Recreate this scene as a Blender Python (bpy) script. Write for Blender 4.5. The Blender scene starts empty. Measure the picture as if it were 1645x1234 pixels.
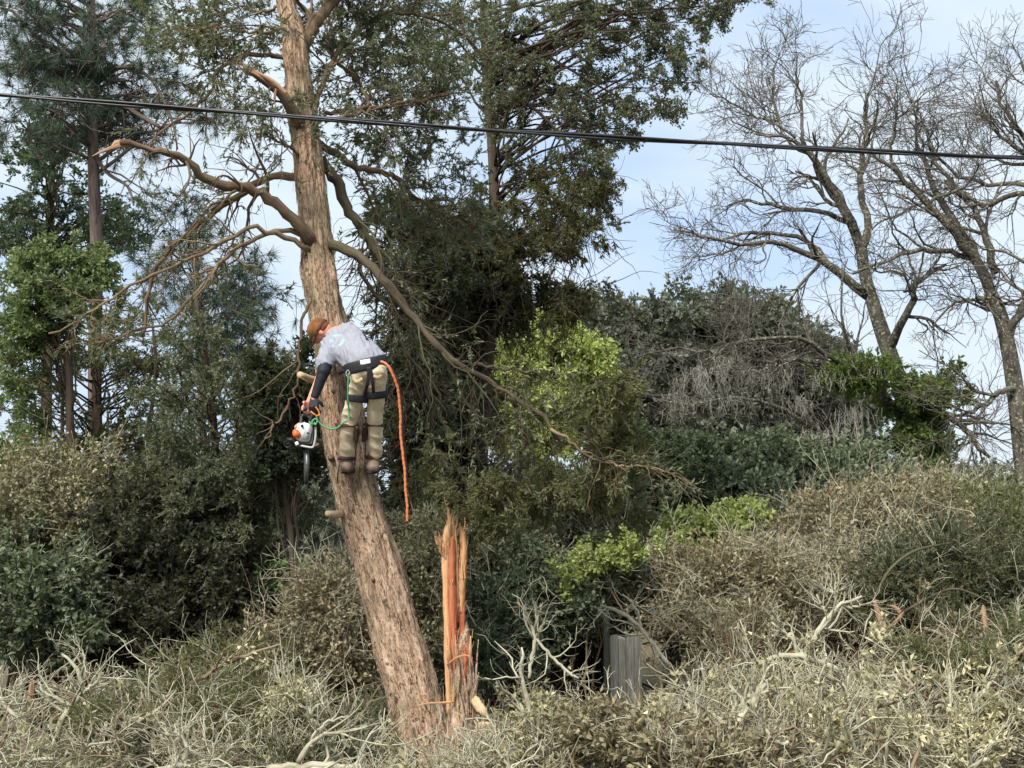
import bpy, bmesh, math
import numpy as np
from mathutils import Vector, Matrix, noise as mnoise

# ------------------------------------------------------------------ camera, sky, sun
S = bpy.context.scene
COL = S.collection
F, CX, CY, PITCH, CAMZ = 2468.0, 822.5, 617.0, math.radians(6.5), 1.6
SP, CP = math.sin(PITCH), math.cos(PITCH)
cam = bpy.data.objects.new('camera', bpy.data.cameras.new('camera'))
COL.objects.link(cam)
cam.location = (0, 0, CAMZ)
cam.rotation_euler = (math.pi / 2 + PITCH, 0, 0)
cam.data.sensor_width = 36
cam.data.lens = 36 * F / 1645
cam.data.clip_end = 3000
S.camera = cam

SUN_EL, SUN_AZ = math.radians(48), math.radians(-152)   # azimuth from +Y, clockwise seen from above


def lin(r, g, b):
    return tuple(((c / 255 / 12.92) if c / 255 <= .04045 else ((c / 255 + .055) / 1.055) ** 2.4) for c in (r, g, b)) + (1,)


W = bpy.data.worlds.new('World')
S.world = W
W.use_nodes = True
nt = W.node_tree
nt.nodes.clear()


def nd(tree, kind, **kw):
    n = tree.nodes.new(kind)
    for k, v in kw.items():
        if hasattr(n, k) and k not in ('inputs',):
            setattr(n, k, v)
    return n


wo = nd(nt, 'ShaderNodeOutputWorld')
bg = nd(nt, 'ShaderNodeBackground')
bg.inputs[1].default_value = 0.12
sky = nd(nt, 'ShaderNodeTexSky')
sky.sky_type = 'NISHITA'
sky.sun_disc = False
sky.sun_elevation = SUN_EL
sky.sun_rotation = SUN_AZ
tc = nd(nt, 'ShaderNodeTexCoord')
mp = nd(nt, 'ShaderNodeMapping')
mp.inputs['Scale'].default_value = (1.0, 1.0, 2.6)
mp.inputs['Location'].default_value = (3.1, 0.4, 1.7)
n1 = nd(nt, 'ShaderNodeTexNoise')
n1.inputs['Scale'].default_value = 4.2
n1.inputs['Detail'].default_value = 5
n1.inputs['Roughness'].default_value = .5
n1.inputs['Distortion'].default_value = .35
rp = nd(nt, 'ShaderNodeValToRGB')
rp.color_ramp.elements[0].position = .30
rp.color_ramp.elements[0].color = (.05, .05, .05, 1)
rp.color_ramp.elements[1].position = .52
rp.color_ramp.elements[1].color = (1, 1, 1, 1)
n2 = nd(nt, 'ShaderNodeTexNoise')
n2.inputs['Scale'].default_value = 9
n2.inputs['Detail'].default_value = 4
cl = nd(nt, 'ShaderNodeMix', data_type='RGBA')
cl.inputs[6].default_value = (2.6, 3.02, 3.5, 1)
cl.inputs[7].default_value = (3.0, 3.42, 3.75, 1)
blue = nd(nt, 'ShaderNodeMix', data_type='RGBA')
blue.inputs[0].default_value = .85
blue.inputs[7].default_value = (1.9, 2.45, 3.35, 1)
mx = nd(nt, 'ShaderNodeMix', data_type='RGBA')
L = nt.links.new
L(tc.outputs['Generated'], mp.inputs[0])
L(mp.outputs[0], n1.inputs[0])
L(mp.outputs[0], n2.inputs[0])
L(n1.outputs[0], rp.inputs[0])
L(n2.outputs[0], cl.inputs[0])
L(sky.outputs[0], blue.inputs[6])
L(rp.outputs[0], mx.inputs[0])
L(blue.outputs[2], mx.inputs[6])
L(cl.outputs[2], mx.inputs[7])
L(mx.outputs[2], bg.inputs[0])
L(bg.outputs[0], wo.inputs[0])

sun = bpy.data.objects.new('sun', bpy.data.lights.new('sun', 'SUN'))
COL.objects.link(sun)
sun.data.energy = 2.6
sun.data.angle = math.radians(20)
sun.data.color = (1, .95, .86)
sd = Vector((math.cos(SUN_EL) * math.sin(SUN_AZ), math.cos(SUN_EL) * math.cos(SUN_AZ), math.sin(SUN_EL)))
sun.rotation_euler = sd.to_track_quat('Z', 'Y').to_euler()
S.view_settings.view_transform = 'Standard'
S.view_settings.look = 'None'
S.view_settings.exposure = 1.27
S.view_settings.gamma = 1
S.cycles.max_bounces = 6
S.cycles.diffuse_bounces = 3
S.cycles.transmission_bounces = 3
S.cycles.use_denoising = True

R = np.random.default_rng(11)


def at(px, py, Y):
    """point whose distance along +Y is Y, seen at photo pixel (px,py)"""
    x, z = (px - CX) / F, (CY - py) / F
    wy, wz = CP - SP * z, SP + CP * z
    return np.array([x / wy * Y, Y, CAMZ + wz / wy * Y])


def norm(v):
    return v / np.maximum(np.linalg.norm(v, axis=-1, keepdims=True), 1e-9)


# ------------------------------------------------------------------ materials
def newmat(name):
    m = bpy.data.materials.new(name)
    m.use_nodes = True
    t = m.node_tree
    t.nodes.clear()
    return m, t, nd(t, 'ShaderNodeOutputMaterial'), t.links.new


def mixc(t, fac, a, b, blend='MIX'):
    n = nd(t, 'ShaderNodeMix', data_type='RGBA', blend_type=blend)
    for i, v in ((0, fac), (6, a), (7, b)):
        if isinstance(v, (float, int)):
            n.inputs[i].default_value = v
        elif isinstance(v, tuple):
            n.inputs[i].default_value = v
        else:
            t.links.new(v, n.inputs[i])
    return n.outputs[2]


def ramp(t, src, p0, p1, c0=(0, 0, 0, 1), c1=(1, 1, 1, 1)):
    r = nd(t, 'ShaderNodeValToRGB')
    r.color_ramp.elements[0].position = p0
    r.color_ramp.elements[1].position = p1
    r.color_ramp.elements[0].color = c0
    r.color_ramp.elements[1].color = c1
    t.links.new(src, r.inputs[0])
    return r.outputs[0]


def tnoise(t, vec, scale, detail=4, rough=.55, dist=0):
    n = nd(t, 'ShaderNodeTexNoise')
    n.inputs['Scale'].default_value = scale
    n.inputs['Detail'].default_value = detail
    n.inputs['Roughness'].default_value = rough
    n.inputs['Distortion'].default_value = dist
    if vec is not None:
        t.links.new(vec, n.inputs[0])
    return n.outputs[0]


def leafmat(name, a, b, c, trans=.28, rough=.55, cscale=1.3):
    def lift(q):
        y = sum(q) / 3
        return tuple(min(235, (y * .16 + x * .84) * 1.13 + 5) for x in q)
    a, b, c = lift(a), lift(b), lift(c)
    m, t, o, L = newmat(name)
    g = nd(t, 'ShaderNodeNewGeometry')
    isl = ramp(t, g.outputs['Random Per Island'], .1, .9)
    col = mixc(t, isl, lin(*a), lin(*b))
    big = ramp(t, tnoise(t, g.outputs['Position'], cscale, 3), .42, .62)
    col = mixc(t, big, col, mixc(t, .55, col, lin(*c)))
    p = nd(t, 'ShaderNodeBsdfPrincipled')
    p.inputs['Roughness'].default_value = rough
    p.inputs['Specular IOR Level'].default_value = .35
    L(col, p.inputs[0])
    tr = nd(t, 'ShaderNodeBsdfTranslucent')
    L(mixc(t, .25, col, lin(170, 190, 60)), tr.inputs[0])
    ms = nd(t, 'ShaderNodeMixShader')
    ms.inputs[0].default_value = trans
    L(p.outputs[0], ms.inputs[1])
    L(tr.outputs[0], ms.inputs[2])
    L(ms.outputs[0], o.inputs[0])
    return m


def barkmat(name, dark, mid, light, spots=None, stretch=.12, scale=38, bump=.6, moss=None, mscale=2.2, furrow=None):
    m, t, o, L = newmat(name)
    a = nd(t, 'ShaderNodeAttribute', attribute_name='bk')
    mp = nd(t, 'ShaderNodeMapping')
    mp.inputs['Scale'].default_value = (1, 1, stretch)
    L(a.outputs['Vector'], mp.inputs[0])
    nz = tnoise(t, mp.outputs[0], scale, 6, .65, .4)
    nz2 = tnoise(t, mp.outputs[0], scale * .22, 4, .6)
    col = mixc(t, ramp(t, nz, .36, .6), lin(*dark), lin(*mid))
    col = mixc(t, ramp(t, nz2, .42, .66), col, mixc(t, .7, col, lin(*light)))
    geo = nd(t, 'ShaderNodeNewGeometry')
    if furrow:
        mp2 = nd(t, 'ShaderNodeMapping')
        mp2.inputs['Scale'].default_value = (1, 1, stretch * 1.3)
        L(a.outputs['Vector'], mp2.inputs[0])
        f1 = tnoise(t, mp2.outputs[0], 34, 4, .7, 1.2)
        col = mixc(t, ramp(t, f1, .40, .47, (1, 1, 1, 1), (0, 0, 0, 1)), col, lin(*furrow))
        f2 = tnoise(t, a.outputs['Vector'], 60, 3, .6)
        col = mixc(t, ramp(t, f2, .56, .66), col, mixc(t, .6, col, lin(*light)))
    if spots:
        sp = ramp(t, tnoise(t, a.outputs['Vector'], 22, 3), .56, .62)
        col = mixc(t, sp, col, lin(*spots))
    if moss:
        mo = ramp(t, tnoise(t, geo.outputs['Position'], mscale, 4, .6), .5, .66)
        col = mixc(t, mo, col, mixc(t, .6, col, lin(*moss)))
    p = nd(t, 'ShaderNodeBsdfPrincipled')
    p.inputs['Roughness'].default_value = .9
    p.inputs['Specular IOR Level'].default_value = .2
    L(col, p.inputs[0])
    bm = nd(t, 'ShaderNodeBump')
    bm.inputs['Strength'].default_value = bump
    bm.inputs['Distance'].default_value = .015
    L(nz, bm.inputs['Height'])
    L(bm.outputs[0], p.inputs['Normal'])
    L(p.outputs[0], o.inputs[0])
    return m


def plain(name, c, rough=.6, c2=None, nscale=30, metal=0, bump=0, stretch=None, spec=.4):
    m, t, o, L = newmat(name)
    p = nd(t, 'ShaderNodeBsdfPrincipled')
    tc = nd(t, 'ShaderNodeTexCoord')
    mp = nd(t, 'ShaderNodeMapping')
    mp.inputs['Scale'].default_value = stretch or (1, 1, 1)
    L(tc.outputs['Object'], mp.inputs[0])
    nz = tnoise(t, mp.outputs[0], nscale, 5, .6)
    c2 = c2 or tuple(int(v * .8) for v in c)
    L(mixc(t, ramp(t, nz, .35, .65), lin(*c), lin(*c2)), p.inputs[0])
    p.inputs['Roughness'].default_value = rough
    p.inputs['Metallic'].default_value = metal
    p.inputs['Specular IOR Level'].default_value = spec
    if bump:
        b = nd(t, 'ShaderNodeBump')
        b.inputs['Strength'].default_value = bump
        b.inputs['Distance'].default_value = .01
        L(nz, b.inputs['Height'])
        L(b.outputs[0], p.inputs['Normal'])
    L(p.outputs[0], o.inputs[0])
    return m


M = {}
# leaves
M['cedar'] = leafmat('cedar_foliage', (56, 64, 50), (86, 92, 68), (98, 96, 66))
M['cedar_main'] = leafmat('cedar_sprays', (60, 72, 54), (96, 104, 78), (108, 106, 76))
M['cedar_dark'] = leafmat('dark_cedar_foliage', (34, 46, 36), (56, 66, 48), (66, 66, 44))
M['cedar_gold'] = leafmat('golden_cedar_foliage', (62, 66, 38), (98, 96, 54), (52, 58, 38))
M['pine'] = leafmat('pine_needles', (40, 58, 48), (68, 84, 68), (50, 66, 52), trans=.15)
M['evergreen'] = leafmat('evergreen_leaves', (46, 66, 50), (80, 98, 74), (62, 78, 56))
M['lightgreen'] = leafmat('light_green_leaves', (70, 90, 52), (118, 134, 80), (78, 94, 52), trans=.35)
M['olive'] = leafmat('olive_foliage', (74, 80, 50), (108, 112, 72), (88, 92, 54))
M['brown'] = leafmat('dry_brown_leaves', (98, 90, 66), (152, 136, 104), (92, 92, 66), trans=.2)
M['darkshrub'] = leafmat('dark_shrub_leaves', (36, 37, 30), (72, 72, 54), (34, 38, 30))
M['bluegreen'] = leafmat('bluegreen_leaves', (62, 76, 56), (118, 128, 100), (78, 88, 62))
M['lime'] = leafmat('lime_leaves', (122, 138, 62), (168, 174, 100), (104, 122, 60), trans=.4)
M['yellowgreen'] = leafmat('yellow_green_foliage', (140, 156, 74), (180, 186, 106), (120, 138, 64), trans=.4)
M['oak'] = leafmat('far_oak_leaves', (64, 72, 60), (100, 104, 90), (84, 84, 74))
M['oakgreen'] = leafmat('far_green_leaves', (56, 70, 50), (90, 102, 72), (64, 76, 50))
M['drybrush'] = leafmat('pale_dry_leaves', (116, 104, 70), (204, 194, 148), (84, 84, 52), trans=.2, rough=.45, cscale=.9)
M['drybrush2'] = leafmat('olive_dry_leaves', (96, 92, 62), (156, 150, 112), (80, 86, 52), trans=.2, rough=.5)
M['brightgreen'] = leafmat('bright_ground_leaves', (76, 112, 50), (112, 148, 78), (84, 120, 56), trans=.35)
M['ivy'] = leafmat('vine_leaves', (74, 98, 44), (116, 134, 62), (84, 96, 44), trans=.3)
M['moss'] = leafmat('hanging_moss', (138, 134, 124), (178, 174, 164), (124, 120, 108), trans=.2, rough=.9)
# wood
M['bark_main'] = barkmat('peeling_cedar_bark', (90, 66, 52), (190, 156, 130), (218, 194, 168), moss=(112, 104, 78), mscale=2.6, bump=1.0, stretch=.22, scale=90, furrow=(92, 70, 54))
M['limb_main'] = barkmat('cedar_limb_bark', (66, 52, 42), (110, 88, 72), (140, 120, 98), moss=(90, 88, 62), scale=90)
M['twig_main'] = barkmat('cedar_twig_bark', (70, 62, 50), (100, 90, 74), (132, 122, 100), scale=60, bump=.2)
M['bark_pine'] = barkmat('pine_bark', (66, 56, 52), (108, 94, 88), (136, 120, 112), scale=40)
M['bark_dark'] = barkmat('dark_bark', (48, 40, 34), (78, 66, 56), (96, 84, 72), scale=40)
M['bark_grey'] = barkmat('lichen_grey_bark', (48, 44, 40), (78, 72, 64), (114, 110, 98), spots=(146, 146, 128), scale=30, stretch=.5)
M['limb_olive'] = barkmat('mossy_limb_bark', (46, 40, 32), (78, 68, 54), (106, 98, 80), moss=(84, 88, 56), scale=90)
M['twig_grey'] = barkmat('grey_twig_bark', (74, 70, 64), (102, 96, 88), (126, 120, 110), scale=30, bump=.2)
M['stick'] = barkmat('pale_lichen_stick', (116, 110, 90), (170, 164, 140), (202, 200, 178), scale=40, stretch=.3, bump=.3)
M['stick2'] = barkmat('brown_stick', (84, 68, 54), (122, 104, 82), (150, 134, 108), scale=40, stretch=.3, bump=.3)


# ------------------------------------------------------------------ mesh helpers
def tag(o, label=None, cat=None, group=None, kind=None):
    for k, v in (('label', label), ('category', cat), ('group', group), ('kind', kind)):
        if v:
            o[k] = v
    return o


def empty(name, loc, label=None, cat=None, group=None):
    o = bpy.data.objects.new(name, None)
    COL.objects.link(o)
    o.location = tuple(float(v) for v in loc)
    o.empty_display_size = .1
    return tag(o, label, cat, group)


class Acc:
    """collects vertex blocks and quads/tris, then links them as one mesh object"""

    def __init__(s):
        s.v, s.q, s.b, s.m, s.n = [], [], [], [], 0

    def add(s, v, q, bk=None, mat=0):
        v = np.asarray(v, dtype=np.float32).reshape(-1, 3)
        q = np.asarray(q, dtype=np.int64).reshape(-1, 4)
        s.v.append(v)
        s.q.append(q + s.n)
        s.b.append(np.zeros_like(v) if bk is None else np.asarray(bk, dtype=np.float32).reshape(-1, 3))
        s.m.append(np.full(len(q), mat, dtype=np.int32))
        s.n += len(v)
        return s

    def build(s, name, mats, parent=None, smooth=False):
        if not isinstance(mats, (list, tuple)):
            mats = [mats]
        v = np.concatenate(s.v)
        q = np.concatenate(s.q)
        b = np.concatenate(s.b)
        mi = np.concatenate(s.m)
        if parent is not None:
            v = v - np.array(parent.location, dtype=np.float32)
            p = parent.parent
            while p is not None:
                v = v - np.array(p.location, dtype=np.float32)
                p = p.parent
        me = bpy.data.meshes.new(name)
        me.vertices.add(len(v))
        me.vertices.foreach_set('co', v.astype(np.float32).ravel())
        tri = q[:, 2] == q[:, 3]
        cnt = np.where(tri, 3, 4)
        keep = np.ones_like(q, dtype=bool)
        keep[tri, 3] = False
        li = q[keep]
        me.loops.add(len(li))
        me.loops.foreach_set('vertex_index', li.astype(np.int32))
        me.polygons.add(len(q))
        st = np.concatenate([[0], np.cumsum(cnt)[:-1]])
        me.polygons.foreach_set('loop_start', st.astype(np.int32))
        me.polygons.foreach_set('material_index', mi)
        if smooth:
            me.polygons.foreach_set('use_smooth', np.ones(len(q), dtype=bool))
        at_ = me.attributes.new('bk', 'FLOAT_VECTOR', 'POINT')
        at_.data.foreach_set('vector', b.astype(np.float32).ravel())
        me.update()
        me.validate()
        for m in mats:
            me.materials.append(m)
        o = bpy.data.objects.new(name, me)
        COL.objects.link(o)
        if parent is not None:
            o.parent = parent
        return o


def tubes(acc, P, Rr, s=5, mat=0, cap=True):
    """P (N,k,3), Rr (N,k) -> N swept tubes"""
    P = np.asarray(P, float)
    Rr = np.asarray(Rr, float)
    if P.ndim == 2:
        P, Rr = P[None], Rr[None]
    N, k, _ = P.shape
    if N == 0:
        return
    T = np.gradient(P, axis=1)
    T = norm(T)
    av = norm(P[:, -1] - P[:, 0] + 1e-6)
    ref = np.zeros((N, 3))
    ref[np.arange(N), np.argmin(np.abs(av), axis=1)] = 1
    A = norm(np.cross(T, ref[:, None, :]))
    B = np.cross(T, A)
    th = np.linspace(0, 2 * np.pi, s, endpoint=False)
    c, sn = np.cos(th), np.sin(th)
    V = P[:, :, None, :] + Rr[:, :, None, None] * (A[:, :, None, :] * c[None, None, :, None] + B[:, :, None, :] * sn[None, None, :, None])
    ln = np.concatenate([np.zeros((N, 1)), np.cumsum(np.linalg.norm(np.diff(P, axis=1), axis=2), axis=1)], axis=1)
    off = R.uniform(0, 50, (N, 1, 1, 1))
    bk = np.stack(np.broadcast_arrays(Rr[:, :, None] * c, Rr[:, :, None] * sn, ln[:, :, None] + 0 * c), axis=-1) + off
    i = (np.arange(N) * k * s)[:, None, None]
    j = (np.arange(k - 1) * s)[None, :, None]
    a = np.arange(s)[None, None, :]
    b = (np.arange(s) + 1)[None, None, :] % s
    q = np.stack([i + j + a, i + j + b, i + j + s + b, i + j + s + a], axis=-1).reshape(-1, 4)
    V = V.reshape(-1, 3)
    bk = bk.reshape(-1, 3)
    if cap and s >= 4:
        # end caps as fans round a centre vertex
        nV = len(V)
        cen = np.concatenate([P[:, 0], P[:, -1]])
        bc = np.concatenate([off[:, 0, 0] + np.zeros((N, 3)), off[:, 0, 0] + np.zeros((N, 3))])
        ii = np.arange(N) * k * s
        aa = np.arange(s)
        bb = (aa + 1) % s
        c0 = nV + np.arange(N)[:, None] + 0 * aa
        q0 = np.stack([ii[:, None] + bb, ii[:, None] + aa, c0, c0], -1).reshape(-1, 4)
        e = ii + (k - 1) * s
        c1 = c0 + N
        q1 = np.stack([e[:, None] + aa, e[:, None] + bb, c1, c1], -1).reshape(-1, 4)
        V = np.concatenate([V, cen])
        bk = np.concatenate([bk, bc])
        q = np.concatenate([q, q0, q1])
    acc.add(V, q, bk, mat)


def catmull(C, k):
    """C (n,d) control points -> (k,d) smooth resample"""
    C = np.asarray(C, float)
    n = len(C)
    E = np.concatenate([[2 * C[0] - C[1]], C, [2 * C[-1] - C[-2]]])
    d = np.concatenate([[0], np.cumsum(np.linalg.norm(np.diff(C[:, :3], axis=0), axis=1))])
    t = np.interp(np.linspace(0, d[-1], k), d, np.arange(n))
    i = np.minimum(t.astype(int), n - 2)
    u = (t - i)[:, None]
    p0, p1, p2, p3 = E[i], E[i + 1], E[i + 2], E[i + 3]
    return .5 * ((2 * p1) + (-p0 + p2) * u + (2 * p0 - 5 * p1 + 4 * p2 - p3) * u ** 2 + (-p0 + 3 * p1 - 3 * p2 + p3) * u ** 3)


def trace(pts, k=14, w0=None, w1=None, wig=0.0):
    """pts: (px,py,Y[,width_px]) -> polyline (k,3), radius (k,)"""
    C = []
    n = len(pts)
    for i, p in enumerate(pts):
        w = p[3] if len(p) > 3 else w0 + (w1 - w0) * i / (n - 1)
        C.append(np.append(at(*p[:3]), w / 2 / F * p[2]))
    Q = catmull(C, k)
    if wig:
        Q[1:-1, :3] += R.normal(0, wig, (k - 2, 3))
    return Q[:, :3], np.maximum(Q[:, 3], .0015)


def tr2(pts, Y0, Y1, w0, w1, k=14, wig=0.0):
    n = len(pts)
    return trace([(p[0], p[1], Y0 + (Y1 - Y0) * i / (n - 1)) for i, p in enumerate(pts)], k, w0, w1, wig)


def stack(lst):
    return np.stack([a for a, b in lst]), np.stack([b for a, b in lst])


def spawn(P, Rr, n, t0, t1, ang, length, rf, k=5, wig=.25, up=0., rtip=.35, lvar=.35, taper=.5, asp=.25):
    """children off each polyline; length: absolute metres (array per parent or scalar)"""
    N, kp, _ = P.shape
    idx = np.repeat(np.arange(N), n)
    m = len(idx)
    t = R.uniform(t0, t1, m)
    f = t * (kp - 1)
    i0 = np.minimum(f.astype(int), kp - 2)
    u = (f - i0)[:, None]
    base = P[idx, i0] * (1 - u) + P[idx, i0 + 1] * u
    T = norm(P[idx, i0 + 1] - P[idx, i0])
    r0 = (Rr[idx, i0] * (1 - u[:, 0]) + Rr[idx, i0 + 1] * u[:, 0]) * rf
    pr = norm(np.cross(T, R.normal(size=(m, 3))))
    a = ang + R.normal(0, asp, m)
    d = norm(T * np.cos(a)[:, None] + pr * np.sin(a)[:, None])
    ln = np.broadcast_to(np.asarray(length, float), (N,))[idx] * np.exp(R.normal(0, lvar, m)) * (1 - taper * t)
    out = np.empty((m, k, 3))
    out[:, 0] = base
    st = (ln / (k - 1))[:, None]
    upv = np.array([0, 0, up])
    for j in range(1, k):
        d = norm(d + R.normal(0, wig, (m, 3)) + upv)
        out[:, j] = out[:, j - 1] + d * st
    rr = r0[:, None] * np.linspace(1, rtip, k)[None]
    return out, np.maximum(rr, .0012)


def leaves(acc, P, n, Ln, Wd, ang=.8, t0=.1, t1=1., mat=0, droop=0., fold=.12, spread=0.0):
    """n diamond leaves on each polyline of P (N,k,3)"""
    N, k, _ = P.shape
    idx = np.repeat(np.arange(N), n)
    m = len(idx)
    if m == 0:
        return
    t = R.uniform(t0, t1, m)
    f = t * (k - 1)
    i0 = np.minimum(f.astype(int), k - 2)
    u = (f - i0)[:, None]
    base = P[idx, i0] * (1 - u) + P[idx, i0 + 1] * u
    if spread:
        base = base + R.normal(0, spread, (m, 3))
    T = norm(P[idx, i0 + 1] - P[idx, i0])
    pr = norm(np.cross(T, R.normal(size=(m, 3))))
    a = ang + R.normal(0, .3, m)
    d = norm(T * np.cos(a)[:, None] + pr * np.sin(a)[:, None] + np.array([0, 0, -droop]))
    L_ = (Ln * R.uniform(.6, 1.35, m))[:, None]
    W_ = (Wd * R.uniform(.7, 1.3, m))[:, None]
    s = norm(np.cross(d, R.normal(size=(m, 3))))
    nrm = np.cross(d, s)
    tip = base + d * L_
    mid = base + d * L_ * .45 + nrm * L_ * fold
    V = np.stack([base, mid + s * W_ / 2, tip, mid - s * W_ / 2], axis=1)
    q = np.arange(m * 4).reshape(m, 4)
    acc.add(V, q, None, mat)


def needles(acc, P, n, Ln, Wd, mat=0, t0=.55):
    """tufts of thin needles toward the end of each polyline"""
    N, k, _ = P.shape
    idx = np.repeat(np.arange(N), n)
    m = len(idx)
    t = R.uniform(t0, 1, m)
    f = t * (k - 1)
    i0 = np.minimum(f.astype(int), k - 2)
    u = (f - i0)[:, None]
    base = P[idx, i0] * (1 - u) + P[idx, i0 + 1] * u
    T = norm(P[idx, -1] - P[idx, -2])
    d = norm(T * .7 + R.normal(0, .62, (m, 3)) + np.array([0, 0, -.1]))
    L_ = (Ln * R.uniform(.7, 1.2, m))[:, None]
    s = norm(np.cross(d, R.normal(size=(m, 3)))) * Wd / 2
    tip = base + d * L_ + np.array([0, 0, -1]) * L_ * .12
    V = np.stack([base - s, base + s, tip], axis=1)
    q = np.stack([np.arange(m) * 3, np.arange(m) * 3 + 1, np.arange(m) * 3 + 2, np.arange(m) * 3 + 2], -1)
    acc.add(V, q, None, mat)


def gate(Pts, freq, thr, seed=0.):
    """True where a lumpy 3-D noise is above thr: opens gaps between foliage masses"""
    o = Vector((seed * 7.3, seed * 3.1, seed))
    return np.array([mnoise.noise(Vector(p) * freq + o) + .5 * mnoise.noise(Vector(p) * freq * 2.3 - o) for p in Pts.tolist()]) > thr


def clumps(blobs, n, shell=2.4, freq=None, thr=-.14):
    """blobs: (px,py,Y,rx_px,rz_px,ry_m) -> clump centres and outward directions"""
    w = np.array([b[3] * b[4] * (b[6] if len(b) > 6 else 1) for b in blobs], float)
    w /= w.sum()
    cen = np.array([at(*b[:3]) for b in blobs])
    rad = np.array([[b[3] / F * b[2], b[5], b[4] / F * b[2]] for b in blobs])
    if freq is None:
        freq = .62 / float(np.mean(rad[:, [0, 2]]))
    N = int(n * 2.8)
    ib = R.choice(len(blobs), N, p=w)
    g = R.normal(0, .55, (N, 3))
    g = g * np.minimum(1, 1.3 / np.maximum(np.linalg.norm(g, axis=1, keepdims=True), 1e-6))
    off = g * rad[ib]
    C = cen[ib] + off
    ok = np.nonzero(gate(C, freq, thr, float(R.uniform(0, 9))) & gate(C, freq * 3.1, -.03, 4.4))[0][:n]
    return C[ok], norm(off[ok] + 1e-6)


def fans(C, D, m, ln, k=4, out=.6, rnd=.7, up=0., start=.3, wig=.12, droop=0.):
    """m twigs springing from every clump centre"""
    N = len(C)
    idx = np.repeat(np.arange(N), m)
    M_ = len(idx)
    d = norm(D[idx] * out + R.normal(0, rnd, (M_, 3)) + np.array([0, 0, up]))
    L_ = (ln * R.uniform(.6, 1.3, M_))[:, None]
    P = np.empty((M_, k, 3))
    P[:, 0] = C[idx] - d * L_ * start + R.normal(0, ln * .18, (M_, 3))
    for j in range(1, k):
        d = norm(d + R.normal(0, wig, (M_, 3)) + np.array([0, 0, -droop]))
        P[:, j] = P[:, j - 1] + d * L_ / (k - 1)
    return P


def connect(trunkP, trunkR, C, k=7, r0=.02, r1=.005, arch=.15, rise=.5):
    """limbs from the trunk line to the points C"""
    z = trunkP[:, 2]
    n = len(C)
    zt = C[:, 2] - np.abs(R.normal(rise, .4, n))
    zt = np.clip(zt, z.min() + .3, z.max() - .05)
    o = np.argsort(z)
    B = np.stack([np.interp(zt, z[o], trunkP[o, a]) for a in range(3)], -1)
    rr = np.interp(zt, z[o], trunkR[o])
    u = np.linspace(0, 1, k)[None, :, None]
    Lh = np.linalg.norm(C - B, axis=1)[:, None, None]
    P = B[:, None] * (1 - u) + C[:, None] * u
    P = P + np.array([0, 0, 1]) * (u * (1 - u)) * arch * 4 * Lh * .5
    P[:, 1:-1] += R.normal(0, 1, (n, k - 2, 3)) * Lh * .025
    ra = np.minimum(rr * .6, r0 * (0.5 + Lh[:, 0, 0] * .35))
    return P, ra[:, None] * (1 - u[:, :, 0]) + r1 * u[:, :, 0]


def ground_base(px, Y):
    p = at(px, 900, Y)
    return np.array([p[0], Y, 0.])


def foliage(acc, P, kind, dens=1., size=1.):
    n = lambda a: max(1, int(round(a * dens)))
    if kind == 'cedar':
        leaves(acc, P, n(27), .047 * size, .0125 * size, ang=.55, t0=.05, fold=.05)
    elif kind == 'fine':
        leaves(acc, P, n(16), .045 * size, .016 * size, ang=.7, t0=.05, fold=.08)
    elif kind == 'broad':
        leaves(acc, P, n(11), .075 * size, .034 * size, ang=.9, t0=.15, droop=.15)
    elif kind == 'small':
        leaves(acc, P, n(12), .042 * size, .024 * size, ang=.9, t0=.1, spread=.01)
    elif kind == 'pine':
        needles(acc, P, n(34), .2 * size, .0085 * size, t0=.8)


def tree(name, label, cat, base, trunk, blobs, kind, mat, bark, nclump, m=7, ln=.3, dens=1., size=1., limbs=60,
         up=.1, droop=.0, out=.6, rnd=.7, shell=2.4, lr=.02, tw=.003, arch=.15, rise=.5, group=None, crown='crown', extra=None, wig=.12, smooth_trunk=True):
    """trunk: list of (px,py,Y,w). a full tree: trunk with limbs, crown of twigs and leaves"""
    th = empty(name, base, label, cat, group)
    if kind != 'pine':
        nclump, ln, size = int(nclump * 1.9), ln * .6, size * .78
    TP, TR = trace(trunk, 24)
    a = Acc()
    tubes(a, TP, TR, 12)
    C, D = clumps(blobs, nclump, shell)
    if limbs:
        LP, LR = connect(TP, TR, C[:limbs], r0=lr, r1=.004, arch=arch, rise=rise)
        tubes(a, LP, LR, 5)
        SP_, SR = spawn(LP, LR, 3, .4, 1, .7, .5, .6, k=5, wig=.2)
        tubes(a, SP_, SR, 3)
    if extra:
        EP, ER = stack(extra)
        tubes(a, EP, ER, 7)
        SP_, SR = spawn(EP, ER, 6, .2, 1, .8, .7, .5, k=6, wig=.2)
        tubes(a, SP_, SR, 4)
    a.build('trunk', bark, th, True)
    c = Acc()
    P = fans(C, D, m, ln, up=up, droop=droop, out=out, rnd=rnd, wig=wig)
    foliage(c, P, kind, dens, size)
    tubes(c, P, np.full(P.shape[:2], tw) * np.linspace(1.2, .6, P.shape[1]), 3, mat=1)
    c.build(crown, [mat, bark], th)
    return th, TP, TR


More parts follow.
